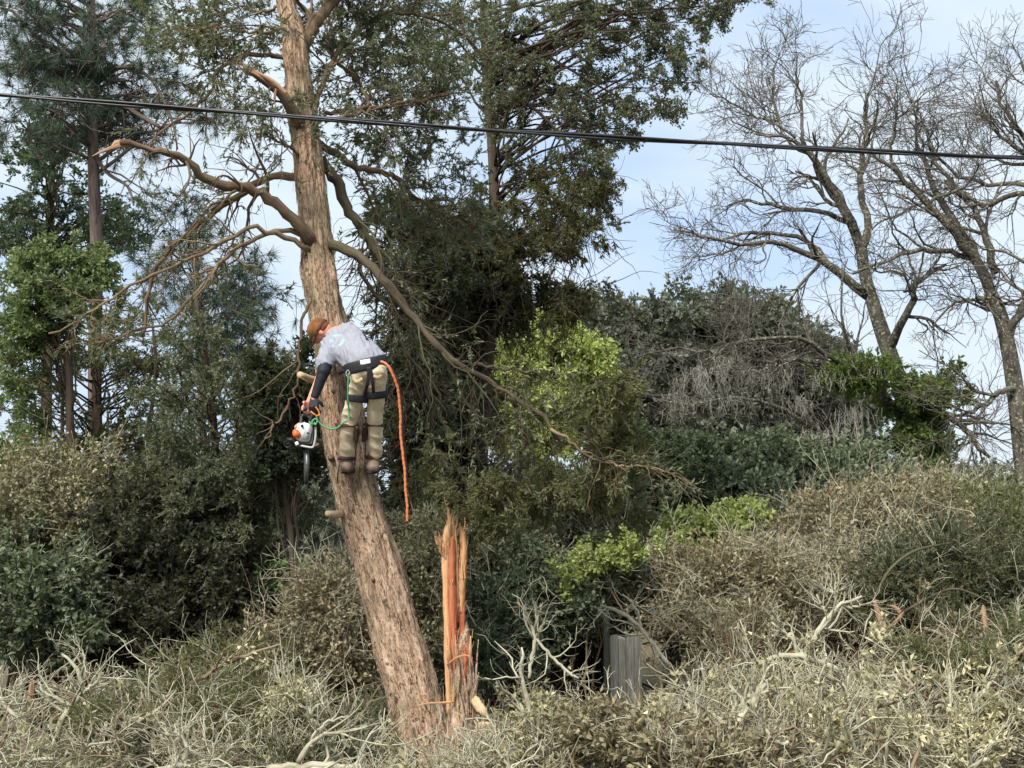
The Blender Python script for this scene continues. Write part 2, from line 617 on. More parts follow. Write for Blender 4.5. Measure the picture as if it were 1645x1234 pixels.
def shrub(label, blobs, kind, mat, bark, n, m=7, ln=.25, dens=1., size=1., Yb=None, up=.25, stems=14, group=None, name='shrub', cat='shrub', out=.6, rnd=.7, shell=2., tw=.0025, droop=0.):
    px = sum(b[0] for b in blobs) / len(blobs)
    Y = Yb or blobs[0][2]
    base = ground_base(px, Y)
    th = empty(name, base, label, cat, group)
    C, D = clumps(blobs, n, shell)
    a = Acc()
    S0 = base + np.stack([R.normal(0, .35, stems), R.normal(0, .25, stems), np.full(stems, -.05)], -1)
    tgt = C[R.integers(0, len(C), stems)]
    u = np.linspace(0, 1, 8)[None, :, None]
    P = S0[:, None] * (1 - u) + tgt[:, None] * u + np.array([0, 0, .5]) * u * (1 - u)
    P[:, 1:-1] += R.normal(0, .035, (stems, 6, 3))
    Rr = np.linspace(.014, .004, 8)[None] * R.uniform(.6, 1.4, (stems, 1))
    tubes(a, P, Rr, 5)
    b1, r1 = spawn(P, Rr, 7, .3, 1, .7, .6, .6, k=6, wig=.25, up=.05)
    tubes(a, b1, r1, 3)
    a.build('stems', bark, th, True)
    c = Acc()
    T = fans(C, D, m, ln, up=up, out=out, rnd=rnd, droop=droop)
    foliage(c, T, kind, dens, size)
    tubes(c, T, np.full(T.shape[:2], tw) * np.linspace(1.2, .6, T.shape[1]), 3, mat=1)
    sel = R.choice(len(C), min(len(C), stems * 4), replace=False)
    Q = fans(C[sel], D[sel], 1, min(ln * 2.2, .55), k=7, up=.35, out=.9, rnd=.6, wig=.22, start=.1)
    tubes(c, Q, np.full(Q.shape[:2], tw * 1.5) * np.linspace(1.3, .5, 7), 4, mat=2)
    q1, qr = spawn(Q, np.full(Q.shape[:2], tw * 1.2), 4, .3, 1, .7, ln * .9, .8, k=5, wig=.25, up=.05)
    tubes(c, q1, qr, 3, mat=2)
    c.build('foliage', [mat, bark, M['stick']], th)
    return th

# ------------------------------------------------------------------ ground
def ground():
    m, t, o, L = newmat('leaf_littered_soil')
    g = nd(t, 'ShaderNodeNewGeometry')
    a = tnoise(t, g.outputs['Position'], .5, 5)
    b = tnoise(t, g.outputs['Position'], 18, 5, .7)
    col = mixc(t, ramp(t, b, .35, .65), lin(70, 60, 44), lin(120, 106, 78))
    col = mixc(t, ramp(t, a, .45, .6), col, mixc(t, .6, col, lin(76, 88, 48)))
    p = nd(t, 'ShaderNodeBsdfPrincipled')
    p.inputs['Roughness'].default_value = .95
    L(col, p.inputs[0])
    bm = nd(t, 'ShaderNodeBump')
    bm.inputs['Distance'].default_value = .05
    L(b, bm.inputs['Height'])
    L(bm.outputs[0], p.inputs['Normal'])
    L(p.outputs[0], o.inputs[0])
    n = 90
    ax = np.sign(np.linspace(-1, 1, n)) * np.abs(np.linspace(-1, 1, n)) ** 2.5 * 900
    X, Y = np.meshgrid(ax, ax + 14)
    r = np.hypot(X, Y - 12)
    Z = .07 * np.sin(X * .9) * np.cos(Y * .7 + 1) * (r > 2)
    V = np.stack([X, Y, Z - .03], -1).reshape(-1, 3)
    i, j = np.meshgrid(np.arange(n - 1), np.arange(n - 1), indexing='ij')
    q = np.stack([i * n + j, i * n + j + 1, (i + 1) * n + j + 1, (i + 1) * n + j], -1).reshape(-1, 4)
    tag(Acc().add(V, q).build('ground', m, None, True), kind='structure')


ground()


# ------------------------------------------------------------------ the broken, leaning cedar
YT = 12.6
TR_PTS = [(696, 1262, 112), (687, 1215, 98), (672, 1150, 86), (657, 1086, 81), (631, 1001, 75), (609, 916, 70), (592, 860, 68), (579, 814, 67),
          (565, 760, 67), (558, 720, 66), (550, 670, 65), (543, 620, 64), (536, 560, 59), (526, 510, 55), (517, 460, 54), (512, 420, 54),
          (502, 330, 48), (495, 270, 47), (488, 200, 45), (477, 100, 41), (470, 50, 34), (459, 0, 27), (452, -50, 24), (445, -140, 20)]


def displaced_trunk(name, mat, th, pts, s=88, k=520, amp=.019):
    P, Rr = trace([(a, b, YT, c) for a, b, c in pts], k)
    # swell at the knots and the foot
    T = norm(np.gradient(P, axis=0))
    A = norm(np.cross(T, np.array([0, -1., 0]) + 0 * T))
    B = np.cross(T, A)
    ln = np.concatenate([[0], np.cumsum(np.linalg.norm(np.diff(P, axis=0), axis=1))])
    V = np.empty((k, s, 3))
    bk = np.empty((k, s, 3))
    for i in range(k):
        for j in range(s):
            th_ = 2 * math.pi * j / s
            cx, cy = math.cos(th_), math.sin(th_)
            r = Rr[i]
            v1 = Vector((cx * r * 60, cy * r * 60, ln[i] * 3.2))
            v2 = Vector((cx * r * 16 + 9, cy * r * 16, ln[i] * 2.0))
            v3 = Vector((cx * r * 130, cy * r * 130 + 7, ln[i] * 11))
            d = amp * (1.1 * mnoise.noise(v1) + 1.4 * mnoise.noise(v2) + .5 * mnoise.noise(v3))
            rr = r + d * min(1, r / .1)
            V[i, j] = P[i] + rr * (A[i] * cx + B[i] * cy)
            bk[i, j] = (cx * r, cy * r, ln[i])
    a = Acc()
    i = (np.arange(k - 1) * s)[:, None]
    aa = np.arange(s)[None]
    bb = (aa + 1) % s
    a.add(V, np.stack([i + aa, i + bb, i + s + bb, i + s + aa], -1), bk)
    # lifted strips of fibrous bark
    n = 900
    ii = R.integers(4, k - 40, n)
    jj = R.integers(0, s, n)
    for i0, j0 in zip(ii, jj):
        m_ = int(R.integers(8, 26))
        w = R.uniform(.003, .008)
        rows = []
        for q in range(0, m_, 3):
            c = V[min(i0 + q, k - 1), (j0 + q // 12) % s]
            out_ = norm(c - P[min(i0 + q, k - 1)])
            side = norm(np.cross(out_, T[min(i0 + q, k - 1)]))
            u = q / m_
            lift = .003 + .012 * (2 * u - 1) ** 4 * R.uniform(.2, 1)
            ww = w * (1 - .7 * abs(2 * u - 1))
            rows.append((c + out_ * lift - side * ww, c + out_ * (lift + .003), c + out_ * lift + side * ww))
        r_ = np.array(rows)
        nr = len(rows)
        vv = r_.reshape(-1, 3)
        qq = []
        for e in range(nr - 1):
            qq += [(e * 3, e * 3 + 1, e * 3 + 4, e * 3 + 3), (e * 3 + 1, e * 3 + 2, e * 3 + 5, e * 3 + 4)]
        a.add(vv, qq, vv * [1, 1, 1] + R.uniform(0, 9))
    return a.build(name, mat, th, True), P, Rr


cedar = empty('cedar_tree', at(687, 1215, YT), 'leaning snapped cedar with peeling pinkish bark that the climber stands on', 'tree')
_, TP, TRr = displaced_trunk('trunk', M['bark_main'], cedar, TR_PTS)

limb_specs = [  # pixel path, Y start, Y end, width start, width end
    ([(500, 388), (485, 368), (462, 345), (430, 315), (400, 303), (370, 300), (340, 292), (322, 283), (310, 265), (293, 253), (260, 245), (225, 235), (193, 228)], 12.5, 11.7, 21, 9, 2, 'a'),
    ([(488, 288), (470, 284), (440, 283), (420, 290), (395, 305), (365, 325), (330, 352), (290, 385), (262, 415), (243, 448), (235, 495), (228, 540)], 12.7, 13.4, 15, 5, 3, 'b'),
    ([(470, 92), (430, 88), (400, 90), (370, 100), (350, 115), (340, 145), (320, 165), (300, 185), (265, 205), (243, 230), (232, 262)], 12.6, 12.2, 9, 3, 3, 'b'),
    ([(500, 405), (465, 382), (430, 372), (400, 368), (370, 385), (335, 404), (310, 414), (238, 444), (170, 482), (119, 519), (78, 536)], 12.5, 11.6, 9, 3, 4, 'c'),
    ([(505, 390), (470, 372), (430, 375), (381, 400), (340, 441), (317, 468), (279, 509), (258, 522), (215, 530), (160, 552)], 12.5, 12.0, 9, 3, 4, 'c'),
    ([(530, 392), (560, 401), (594, 427), (632, 468), (662, 505), (693, 546), (731, 580), (778, 608), (823, 638), (867, 665), (887, 693), (905, 712)], 12.5, 12.0, 17, 5, 3, 'd'),
    ([(515, 255), (540, 290), (560, 340), (591, 385), (612, 420), (618, 444), (640, 478)], 12.7, 13.0, 20, 9, 2, 'd'),
    ([(560, 398), (574, 417), (591, 461), (622, 492), (640, 525), (655, 570), (690, 610), (715, 650)], 12.8, 13.3, 8, 4, 4, 'd'),
    ([(505, 225), (540, 245), (574, 269), (618, 279), (642, 289), (660, 315), (700, 340), (745, 352)], 12.8, 14.2, 13, 5, 4, 'e'),
    ([(474, 112), (490, 70), (505, 40), (525, 15), (545, -10), (580, -60)], 12.6, 12.9, 28, 16, 2, 'e'),
    ([(500, 195), (512, 150), (525, 120), (540, 88), (567, 58), (601, 31), (635, 17), (676, 24), (710, 37), (751, 61), (790, 100)], 12.6, 13.6, 10, 4, 4, 'e'),
    ([(500, 196), (545, 188), (600, 176), (642, 167), (690, 157), (720, 153)], 12.5, 13.2, 8, 4, 4, 'e'),
    ([(520, 185), (555, 178), (591, 170), (571, 126), (540, 99), (520, 60)], 12.8, 13.2, 8, 4, 3, 'e'),
    ([(470, 178), (455, 165), (435, 160), (420, 155), (390, 160), (355, 158)], 12.5, 12.1, 4, 2, 2, 'b'),
    ([(480, 245), (460, 235), (440, 225), (420, 213)], 12.5, 12.2, 6, 3, 2, 'b'),
    ([(470, 60), (455, 45), (430, 55), (400, 50), (350, 40), (315, 52)], 12.6, 12.3, 7, 3, 4, 'f'),
    ([(448, 10), (420, 20), (390, 10), (360, 25)], 12.6, 12.9, 6, 3, 4, 'f'),
    ([(498, 480), (493, 495), (481, 553), (476, 618), (452, 669), (425, 705)], 12.35, 12.2, 6, 3, 3, 'g'),
    ([(885, 690), (905, 700), (940, 730), (980, 745), (1040, 752), (1095, 765)], 12.0, 11.7, 6, 2, 4, 'c'),
    ([(731, 580), (760, 584), (800, 592), (850, 598), (890, 610), (920, 625)], 12.2, 12.4, 6, 2, 4, 'd'),
    ([(700, 550), (722, 590), (745, 640), (790, 685), (820, 715), (850, 790)], 12.3, 12.6, 7, 3, 4, 'd'),
    ([(823, 638), (830, 660), (840, 700), (862, 740), (880, 770)], 12.1, 12.3, 8, 3, 4, 'd'),
]
fol = Acc()
broken = Acc()
for i, (pts, Y0, Y1, w0, w1, nt_, mode) in enumerate(limb_specs):
    P, Rr = tr2(pts, Y0, Y1, w0, w1, 30, .009)
    Rr = Rr * (1 + R.normal(0, .07, 30))
    a = Acc()
    tubes(a, P, Rr, 10)
    P1, Rr1 = P[None], Rr[None]
    Lm = float(np.linalg.norm(np.diff(P, axis=0), axis=1).sum())
    if mode == 'a':
        b1, r1 = spawn(P1, Rr1, 9, .25, .85, .9, .55, .4, k=9, wig=.2, up=-.1, rtip=.3)
        b2, r2 = spawn(b1, r1, 4, .2, 1, .7, .3, .6, k=6, wig=.2, up=-.08)
        tubes(a, b1, r1, 5)
        tubes(a, b2, r2, 3)
    elif mode == 'b':
        b1, r1 = spawn(P1, Rr1, 14, .2, 1, .8, .6, .5, k=9, wig=.2, up=-.13, rtip=.3)
        b2, r2 = spawn(b1, r1, 5, .2, 1, .7, .32, .6, k=6, wig=.2, up=-.08)
        tubes(a, b1, r1, 5)
        tubes(a, b2, r2, 3)
        foliage(fol, b2[::3], 'cedar', .7)
    elif mode == 'c':
        b1, r1 = spawn(P1, Rr1, 18, .25, 1, .7, .45, .6, k=8, wig=.25, up=-.08, rtip=.3)
        b2, r2 = spawn(b1, r1, 5, .2, 1, .7, .25, .6, k=6, wig=.25, up=-.05)
        tubes(a, b1, r1, 4)
        tubes(a, b2, r2, 3)
        foliage(fol, b2[::3], 'cedar', .6)
    elif mode == 'd':
        b1, r1 = spawn(P1, Rr1, 22, .35, 1, .8, .75, .3, k=10, wig=.27, up=-.14, rtip=.3)
        b2, r2 = spawn(b1, r1, 6, .2, 1, .7, .38, .6, k=6, wig=.25, up=-.12)
        tubes(a, b1, r1, 5)
        tubes(a, b2, r2, 3)
        foliage(fol, b2[::5], 'cedar', .7)
    elif mode in 'ef':
        b1, r1 = spawn(P1, Rr1, 16, .2, 1, .8, .7, .5, k=8, wig=.2, up=-.02, rtip=.3)
        b2, r2 = spawn(b1, r1, 7, .2, 1, .7, .35, .6, k=6, wig=.25)
        b3, r3 = spawn(b2, r2, 3, .2, 1, .6, .16, .6, k=4, wig=.2)
        tubes(a, b1, r1, 5)
        tubes(a, b2, r2, 3)
        tubes(a, b3, r3, 3)
        foliage(fol, b3 if mode == 'f' else b3[::2], 'fine' if mode == 'f' else 'cedar', .7)
    elif mode == 'g':
        b1, r1 = spawn(P1, Rr1, 12, .1, 1, .7, .5, .6, k=8, wig=.2, up=-.1, rtip=.3)
        tubes(a, b1, r1, 4)
    a.build('branch', M['limb_main'] if mode in 'abeg' else M['limb_olive'] if mode == 'd' else M['stick2'], cedar, True)

# end spray of the long right limb, and tufts on the trunk
C, D = clumps([(965, 655, 12.1, 40, 35, .45, .8), (910, 780, 12.2, 90, 30, .5, .7), (980, 640, 12.0, 40, 35, .35), (800, 785, 12.5, 110, 26, .5, .35), (985, 720, 12.1, 40, 45, .3),
               (700, 740, 12.9, 60, 40, .3, .3), (860, 840, 12.6, 130, 35, .4, .5)], 210)
P = fans(C, D, 6, .2, up=-.2, droop=.12, out=.7)
f2 = Acc()
foliage(f2, P, 'cedar', 1)
tubes(f2, P, np.full(P.shape[:2], .0028), 3, mat=1)
f2.build('end_foliage', [M['cedar_gold'], M['twig_main']], cedar)
C, D = clumps([(495, 160, 12.4, 14, 22, .08), (505, 205, 12.42, 26, 12, .08), (520, 250, 12.5, 25, 30, .15, .6), (420, 190, 12.3, 70, 60, .6, .35), (320, 60, 12.4, 50, 24, .3), (380, 40, 12.5, 60, 35, .4), (415, 75, 12.5, 35, 14, .2, .5),
               (620, 80, 13.4, 110, 90, .8, 1.1), (590, 200, 13.3, 80, 60, .8, 1), (700, 130, 13.6, 90, 90, .8, .8), (570, 20, 13.2, 70, 50, .6), (700, 20, 13.8, 110, 40, .8, .9), (640, 250, 13.6, 70, 40, .6, 1.2), (640, 340, 14, 60, 40, .6, .8), (700, 230, 14, 60, 50, .6, .8),
               (300, 330, 13, 70, 50, .5, .35), (400, 440, 12.8, 50, 50, .4, .3)], 480)
P = fans(C, D, 5, .15, up=.05, out=.5)
foliage(fol, P, 'cedar', .7, .85)
tubes(fol, P, np.full(P.shape[:2], .0028), 3, mat=1)
fol.build('foliage', [M['cedar_main'], M['twig_main']], cedar)

# splintered limb ends
M['freshwood'] = barkmat('fresh_split_cedar_wood', (180, 120, 82), (212, 164, 118), (230, 196, 152), scale=60, stretch=.06, bump=.5)
M['heartwood'] = barkmat('red_cedar_heartwood', (138, 74, 52), (184, 106, 76), (206, 142, 108), scale=60, stretch=.06, bump=.5)
M['rawwood'] = barkmat('bright_stripped_limb', (118, 90, 72), (156, 122, 98), (190, 158, 130), scale=60, stretch=.08, bump=.5)


def shard(acc, pts, depth=.6, mat=0, twist=0., s=11, rough=.16):
    """long tapered splinter: pts (px,py,Y,width_px); flattened, jagged cross-section"""
    P, Rr = trace(pts, 34)
    k = len(P)
    T = norm(np.gradient(P, axis=0))
    A = norm(np.cross(T, np.array([0., -1, 0]) + 0 * T))
    B = np.cross(T, A)
    th = np.linspace(0, 2 * np.pi, s, endpoint=False) + R.uniform(0, 1)
    rad = 1 + R.normal(0, rough, (1, s)) + R.normal(0, rough * .35, (k, s)) + np.cumsum(R.normal(0, rough * .3, (k, s)), axis=0) * .5
    rad = np.clip(rad, .35, 1.5)
    V = P[:, None] + Rr[:, None, None] * rad[..., None] * (A[:, None] * np.cos(th)[None, :, None] + depth * B[:, None] * np.sin(th)[None, :, None])
    ln = np.concatenate([[0], np.cumsum(np.linalg.norm(np.diff(P, axis=0), axis=1))])
    bk = np.stack(np.broadcast_arrays(Rr[:, None] * np.cos(th), Rr[:, None] * np.sin(th), ln[:, None] + 0 * th), -1) + R.uniform(0, 20)
    i = (np.arange(k - 1) * s)[:, None]
    aa = np.arange(s)[None]
    bb = (aa + 1) % s
    q = np.stack([i + aa, i + bb, i + s + bb, i + s + aa], -1).reshape(-1, 4)
    e = (k - 1) * s
    q2 = [(e + 0, e + j, e + j + 1, e + j + 1) for j in range(1, s - 1)] + [(0, j + 1, j, j) for j in range(1, s - 1)]
    acc.add(V, np.concatenate([q, q2]), bk, mat)


a = Acc()
shard(a, [(205, 231, 11.75, 10), (185, 236, 11.72, 8), (165, 243, 11.7, 5), (148, 251, 11.68, 1.5)])
shard(a, [(200, 228, 11.75, 7), (186, 229, 11.73, 5), (178, 236, 11.72, 1)])
a.build('broken_end', M['rawwood'], cedar)
a = Acc()
P, Rr = trace([(482, 200, 12.5, 22), (466, 172, 12.4, 19), (452, 150, 12.35, 18), (430, 133, 12.3, 15), (408, 118, 12.25, 12)], 14)
tubes(a, P, Rr, 12)
a.build('broken_branch', M['limb_main'], cedar, True)
a = Acc()
shard(a, [(440, 140, 12.28, 12), (420, 124, 12.22, 11), (400, 112, 12.2, 8), (390, 104, 12.2, 5), (384, 94, 12.2, 1.5)])
shard(a, [(412, 121, 12.25, 8), (396, 116, 12.24, 6), (386, 108, 12.24, 3), (377, 100, 12.24, 1)])
shard(a, [(460, 150, 12.24, 5), (440, 132, 12.22, 6), (420, 120, 12.2, 4), (405, 112, 12.2, 1)])
shard(a, [(443, 143, 12.22, 4), (441, 156, 12.2, 4), (442, 172, 12.2, 1)])
a.build('broken_end', M['rawwood'], cedar)
# sawn branch stubs
M['sawn'] = barkmat('sawn_pale_wood', (150, 124, 92), (186, 162, 126), (204, 184, 152), scale=50, stretch=.3, bump=.2)
for pts in ([(506, 612, 12.45, 14), (495, 608, 12.35, 12), (481, 602, 12.25, 11)], [(548, 826, 12.5, 13), (537, 826, 12.4, 12), (524, 825, 12.35, 9)]):
    a = Acc()
    P, Rr = trace(pts, 6)
    tubes(a, P, Rr, 10)
    a.build('sawn_stub', M['sawn'], cedar, True)
# knots
for px, py, w in ((539, 630, 12), (498, 720, 5), (528, 738, 8), (600, 930, 8)):
    c = at(px, py, YT)
    i0 = int(np.argmin(np.linalg.norm(TP - c, axis=1)))
    P0 = TP[i0] + (c - TP[i0]) * .75 + np.array([0, -.6 * TRr[i0], 0])
    P = P0 + np.linspace(0, 1, 6)[:, None] * np.array([0, -.5 * TRr[i0], -.01])
    r = w / F * 12 * np.array([1.6, 1.3, 1.15, .95, .7, .2]) * .6
    a = Acc()
    tubes(a, P, r, 10)
    a.build('knot', M['limb_main'], cedar, True)

# ------------------------------------------------------------------ splintered stump
st = empty('splintered_stump', at(740, 1215, 12.35), 'tall splintered stump of red and pale split wood right of the leaning trunk', 'stump')
a = Acc()
YS = 12.3
P, Rr = trace([(741, 1240, 12.24, 56), (740, 1190, 12.24, 48), (741, 1120, 12.24, 36), (744, 1060, 12.24, 27), (747, 1020, 12.25, 16), (748, 998, 12.27, 5)], 30)
Rr *= 1 + R.normal(0, .03, 30)
tubes(a, P, Rr, 16)
for _ in range(26):
    x = R.uniform(718, 764)
    y0 = R.uniform(1120, 1215)
    h = R.uniform(40, 120)
    yy = 12.13 + abs(x - 741) * .003
    shard(a, [(x, y0, yy, R.uniform(4, 8)), (x + R.normal(0, 2), y0 - h * .5, yy, R.uniform(3, 6)), (x + R.normal(0, 5), y0 - h, yy - .02, 1)], .5)
a.build('shaggy_base', M['bark_main'], st, True)
SPL = [
    ('freshwood', [(722, 1150, 12.22, 9), (720, 1050, 12.21, 13), (718, 960, 12.21, 12), (717, 900, 12.21, 14), (719, 860, 12.21, 13), (722, 835, 12.22, 7), (720, 812, 12.22, 2)]),
    ('freshwood', [(731, 905, 12.27, 8), (728, 870, 12.25, 9), (726, 845, 12.24, 8), (724, 826, 12.24, 1.5)]),
    ('heartwood', [(730, 1090, 12.23, 9), (729, 1010, 12.2, 15), (727, 940, 12.2, 14), (727, 880, 12.2, 13), (728, 862, 12.2, 6)]),
    ('freshwood', [(735, 1000, 12.24, 4), (735, 950, 12.23, 5), (733, 880, 12.23, 4), (731, 845, 12.23, 1)]),
    ('heartwood', [(744, 1060, 12.25, 9), (742, 1010, 12.24, 11), (743, 965, 12.24, 10), (744, 930, 12.24, 8)]),
    ('freshwood', [(742, 985, 12.23, 6), (743, 930, 12.22, 11), (745, 890, 12.22, 11), (744, 862, 12.22, 8), (741, 846, 12.22, 2)]),
    ('freshwood', [(757, 1188, 12.22, 6), (755, 1120, 12.2, 7), (754, 1060, 12.2, 7), (756, 1022, 12.22, 1.5)]),
    ('freshwood', [(736, 1180, 12.16, 3), (735, 1110, 12.15, 5), (733, 1050, 12.17, 5), (731, 1020, 12.18, 1)]),
    ('freshwood', [(728, 1128, 12.14, 4), (710, 1129, 12.1, 4), (690, 1130, 12.05, 3), (666, 1134, 12.0, 1)]),
    ('freshwood', [(718, 1068, 12.18, 2), (735, 1056, 12.1, 3), (752, 1054, 12.1, 3), (760, 1070, 12.12, 1)]),
    ('heartwood', [(746, 1100, 12.17, 6), (748, 1060, 12.17, 8), (745, 1035, 12.18, 1.5)]),
    ('freshwood', [(716, 884, 12.2, 1.5), (708, 878, 12.15, 1.5), (701, 874, 12.1, .8)]),
    ('freshwood', [(716, 898, 12.2, 1.5), (709, 891, 12.15, 1.5), (704, 885, 12.1, .8)]),
]
for mname, pts in SPL:
    a = Acc()
    pts = [(q[0], q[1], q[2], q[3] * .86) for q in pts]
    shard(a, pts, .7, rough=.2)
    for _ in range(2):
        i = R.integers(0, max(1, len(pts) - 3))
        p = pts[i]
        x = p[0] + R.normal(0, p[3] * .3)
        for _q in range(7):
            i2 = R.integers(0, len(pts) - 1)
            u_ = R.random()
            xx, yy_ = pts[i2][0] * (1 - u_) + pts[i2 + 1][0] * u_, pts[i2][1] * (1 - u_) + pts[i2 + 1][1] * u_
            sg = R.choice([-1, 1])
            ww = pts[i2][3] * .42
            shard(a, [(xx + sg * ww, yy_, p[2] - .01, 1.0), (xx + sg * (ww + R.uniform(.5, 2.5)), yy_ - R.uniform(4, 12), p[2] - .02, .8), (xx + sg * (ww + R.uniform(1, 5)), yy_ - R.uniform(10, 26), p[2] - .03, .3)], .6, s=5)
        shard(a, [(x, p[1], p[2] - .02, 2.2), (x + R.normal(0, 1), p[1] - 16, p[2] - .03, 1.4), (x + R.normal(0, 2), p[1] - 30, p[2] - .035, .6)], .6)
    a.build('splinter', M[mname], st)
M['paleChunk'] = M['sawn']
for lab, pts in (('upper pale torn wood chunk against the right side of the stump', [(757, 1118, 12.2, 7), (764, 1128, 12.15, 13), (774, 1142, 12.1, 12), (784, 1152, 12.1, 3)]),
                 ('lower pale torn wood chunk lying at the right foot of the stump', [(765, 1190, 12.2, 9), (771, 1172, 12.15, 16), (780, 1166, 12.1, 12), (790, 1162, 12.1, 3)])):
    a = Acc()
    shard(a, pts, .5, rough=.2)
    tag(a.build('wood_chunk', M['sawn']), lab, 'wood chunk')

# ------------------------------------------------------------------ power line
def powerline():
    n = 260
    xs = np.linspace(-420, 2100, n)
    ys = np.interp(xs, [-420, 0, 500, 1000, 1645, 2100], [118, 151, 190, 222.5, 253, 268])
    sm = np.polyval(np.polyfit([-420, 0, 500, 1000, 1645, 2100], [117, 151, 190, 222.5, 253, 268], 3), xs)
    P = np.array([at(x, y, 8.0) for x, y in zip(xs, sm)])
    th = empty('power_line', P[n // 2], 'twisted black power cable crossing in front of all the trees', 'cable')
    ln = np.concatenate([[0], np.cumsum(np.linalg.norm(np.diff(P, axis=0), axis=1))])
    m = plain('black_cable_sheath', (24, 24, 28), .35, (38, 38, 42))
    m2 = plain('bare_wire_painted_highlight', (96, 96, 102), .45, (60, 60, 66), metal=.5)  # messenger wire toned lighter to paint in the cable's glossy highlights
    for ph, r, mm, nm in ((0, .0075, m, 'insulated_cable'), (math.pi, .0075, m, 'insulated_cable'), (math.pi * .5, .0045, m2, 'messenger_wire')):
        a = Acc()
        w = ln * 2 * math.pi / 2.6 + ph
        Q = P + np.stack([0 * w, np.cos(w) * .0085, np.sin(w) * .0085], -1)
        tubes(a, Q, np.full(n, r), 10)
        a.build(nm, mm, th, True)


powerline()

# ------------------------------------------------------------------ weathered boards in the brush
M['greyboard'] = plain('weathered_grey_board', (192, 182, 166), .85, (140, 132, 118), nscale=14, stretch=(9, 9, .5), bump=.5)
M['darkboard'] = plain('dark_weathered_post', (84, 82, 68), .9, (58, 56, 46), nscale=14, stretch=(9, 9, .5), bump=.5)


def bevel_box(cx, cy, z0, z1, w, d, mat, name, round_top=.02, segs=12):
    me = bpy.data.meshes.new(name)
    bm = bmesh.new()
    bmesh.ops.create_cube(bm, size=1)
    for v in bm.verts:
        v.co = Vector((cx + v.co.x * w, cy + v.co.y * d, z0 + (v.co.z + .5) * (z1 - z0)))
        if v.co.z > z1 - .01:
            v.co.z += R.uniform(-.02, .02)
    bmesh.ops.bevel(bm, geom=bm.edges[:], offset=round_top, segments=2, affect='EDGES')
    bm.to_mesh(me)
    bm.free()
    me.materials.append(mat)
    o = bpy.data.objects.new(name, me)
    COL.objects.link(o)
    return o


p0 = at(1002, 1018, 13.7)
fb = empty('board_fence', (p0[0], 13.7, 0), 'short weathered grey plank fence piece standing in the brush', 'fence')
for i, px in enumerate((986, 999, 1012, 1024)):
    q = at(px, 1021 + (i % 2) * 3, 13.7)
    b = bevel_box(q[0] - p0[0], 0.012 * (i % 2), 0, q[2], .07, .03, M['greyboard'], 'plank', .006)
    b.parent = fb
p = at(974, 985, 13.6)
tag(bevel_box(p[0], 13.6, 0, p[2], .05, .06, M['darkboard'], 'fence_post', .008), 'thin dark mossy post standing just left of the grey planks', 'post')

# ------------------------------------------------------------------ trees behind
G_BG = 'trees standing behind the brush'
# tall pine at the left
th, P, Rr = tree('pine_tree', 'tall pine at the far left with long bluish needle tufts', 'tree', ground_base(156, 20),
                 [(156, 1097, 20, 30), (154, 800, 20, 24), (152, 560, 20, 22), (156, 420, 20, 21), (151, 300, 20, 20), (148, 150, 20, 17), (146, 0, 20, 14), (145, -90, 20, 10)],
                 [(60, 18, 20, 60, 30, .9), (150, 12, 20, 70, 30, 1), (235, 25, 20.3, 50, 35, .9), (255, 85, 19.5, 30, 25, .6, .6), (60, 60, 19.6, 50, 30, .9), (20, 95, 19.5, 35, 30, .8, 1.2), (90, 110, 20, 60, 30, .9),
                  (165, 140, 20.2, 50, 40, 1, 1.2), (230, 130, 20.5, 60, 25, 1, .8), (100, 190, 19.5, 60, 35, .8, 1.1), (30, 215, 19.6, 40, 30, .6), (200, 215, 20.6, 60, 30, .9, .7), (262, 120, 20, 30, 20, .5, .5), (150, 75, 19.4, 70, 25, .9),
                  (300, 170, 20, 45, 18, .5, .7), (350, 190, 20, 35, 15, .4, .5), (60, 150, 20, 40, 20, .7)],
                 'pine', M['pine'], M['bark_pine'], 340, m=3, ln=.24, size=1.0, limbs=100, up=.12, lr=.028, tw=.006, arch=.25, rise=.1,
                 extra=[tr2([(150, 250), (175, 280), (205, 300), (215, 330)], 20, 19.6, 8, 3), tr2([(147, 60), (120, 95), (60, 60), (20, 18), (-10, 12)], 20, 19.5, 9, 3),
                        tr2([(150, 160), (200, 172), (245, 198), (262, 205), (290, 195)], 20, 19.5, 9, 4), tr2([(148, 120), (190, 108), (235, 120), (262, 160), (278, 200), (285, 240)], 20, 19.4, 7, 3)])
tree('pine_tree', 'slim pine partly hidden behind the long left limbs of the cedar', 'tree', ground_base(325, 21),
     [(330, 1088, 21, 16), (325, 700, 21, 13), (318, 520, 21, 11), (315, 420, 21, 8)],
     [(300, 450, 21, 60, 45, .9, 1), (345, 400, 21, 50, 35, .8), (390, 480, 21, 60, 50, .9, .9), (330, 520, 21, 70, 50, .9), (380, 570, 21, 60, 40, .8), (280, 350, 21, 40, 30, .5, .5), (420, 540, 21, 30, 30, .6, .6)],
     'pine', M['pine'], M['bark_pine'], 190, m=3, ln=.3, limbs=60, lr=.02, tw=.005, arch=.2)
tree('evergreen_tree', 'dark small leaved evergreen behind the lower half of the tall pine', 'tree', ground_base(70, 23),
     [(70, 1072, 23, 22), (75, 600, 23, 18), (80, 380, 23, 14), (85, 210, 23, 7)],
     [(60, 230, 23, 60, 40, 1.2), (30, 300, 23, 55, 50, 1.2), (100, 310, 22.5, 70, 50, 1.2), (170, 340, 23, 45, 50, 1), (60, 380, 23, 70, 50, 1.2), (200, 290, 23.4, 25, 40, .8, .5), (0, 400, 23, 50, 50, 1), (190, 400, 23, 40, 60, 1, .7), (110, 240, 23, 50, 30, .8)],
     'small', M['evergreen'], M['bark_dark'], 170, m=6, ln=.34, size=1.8, limbs=90, shell=2)
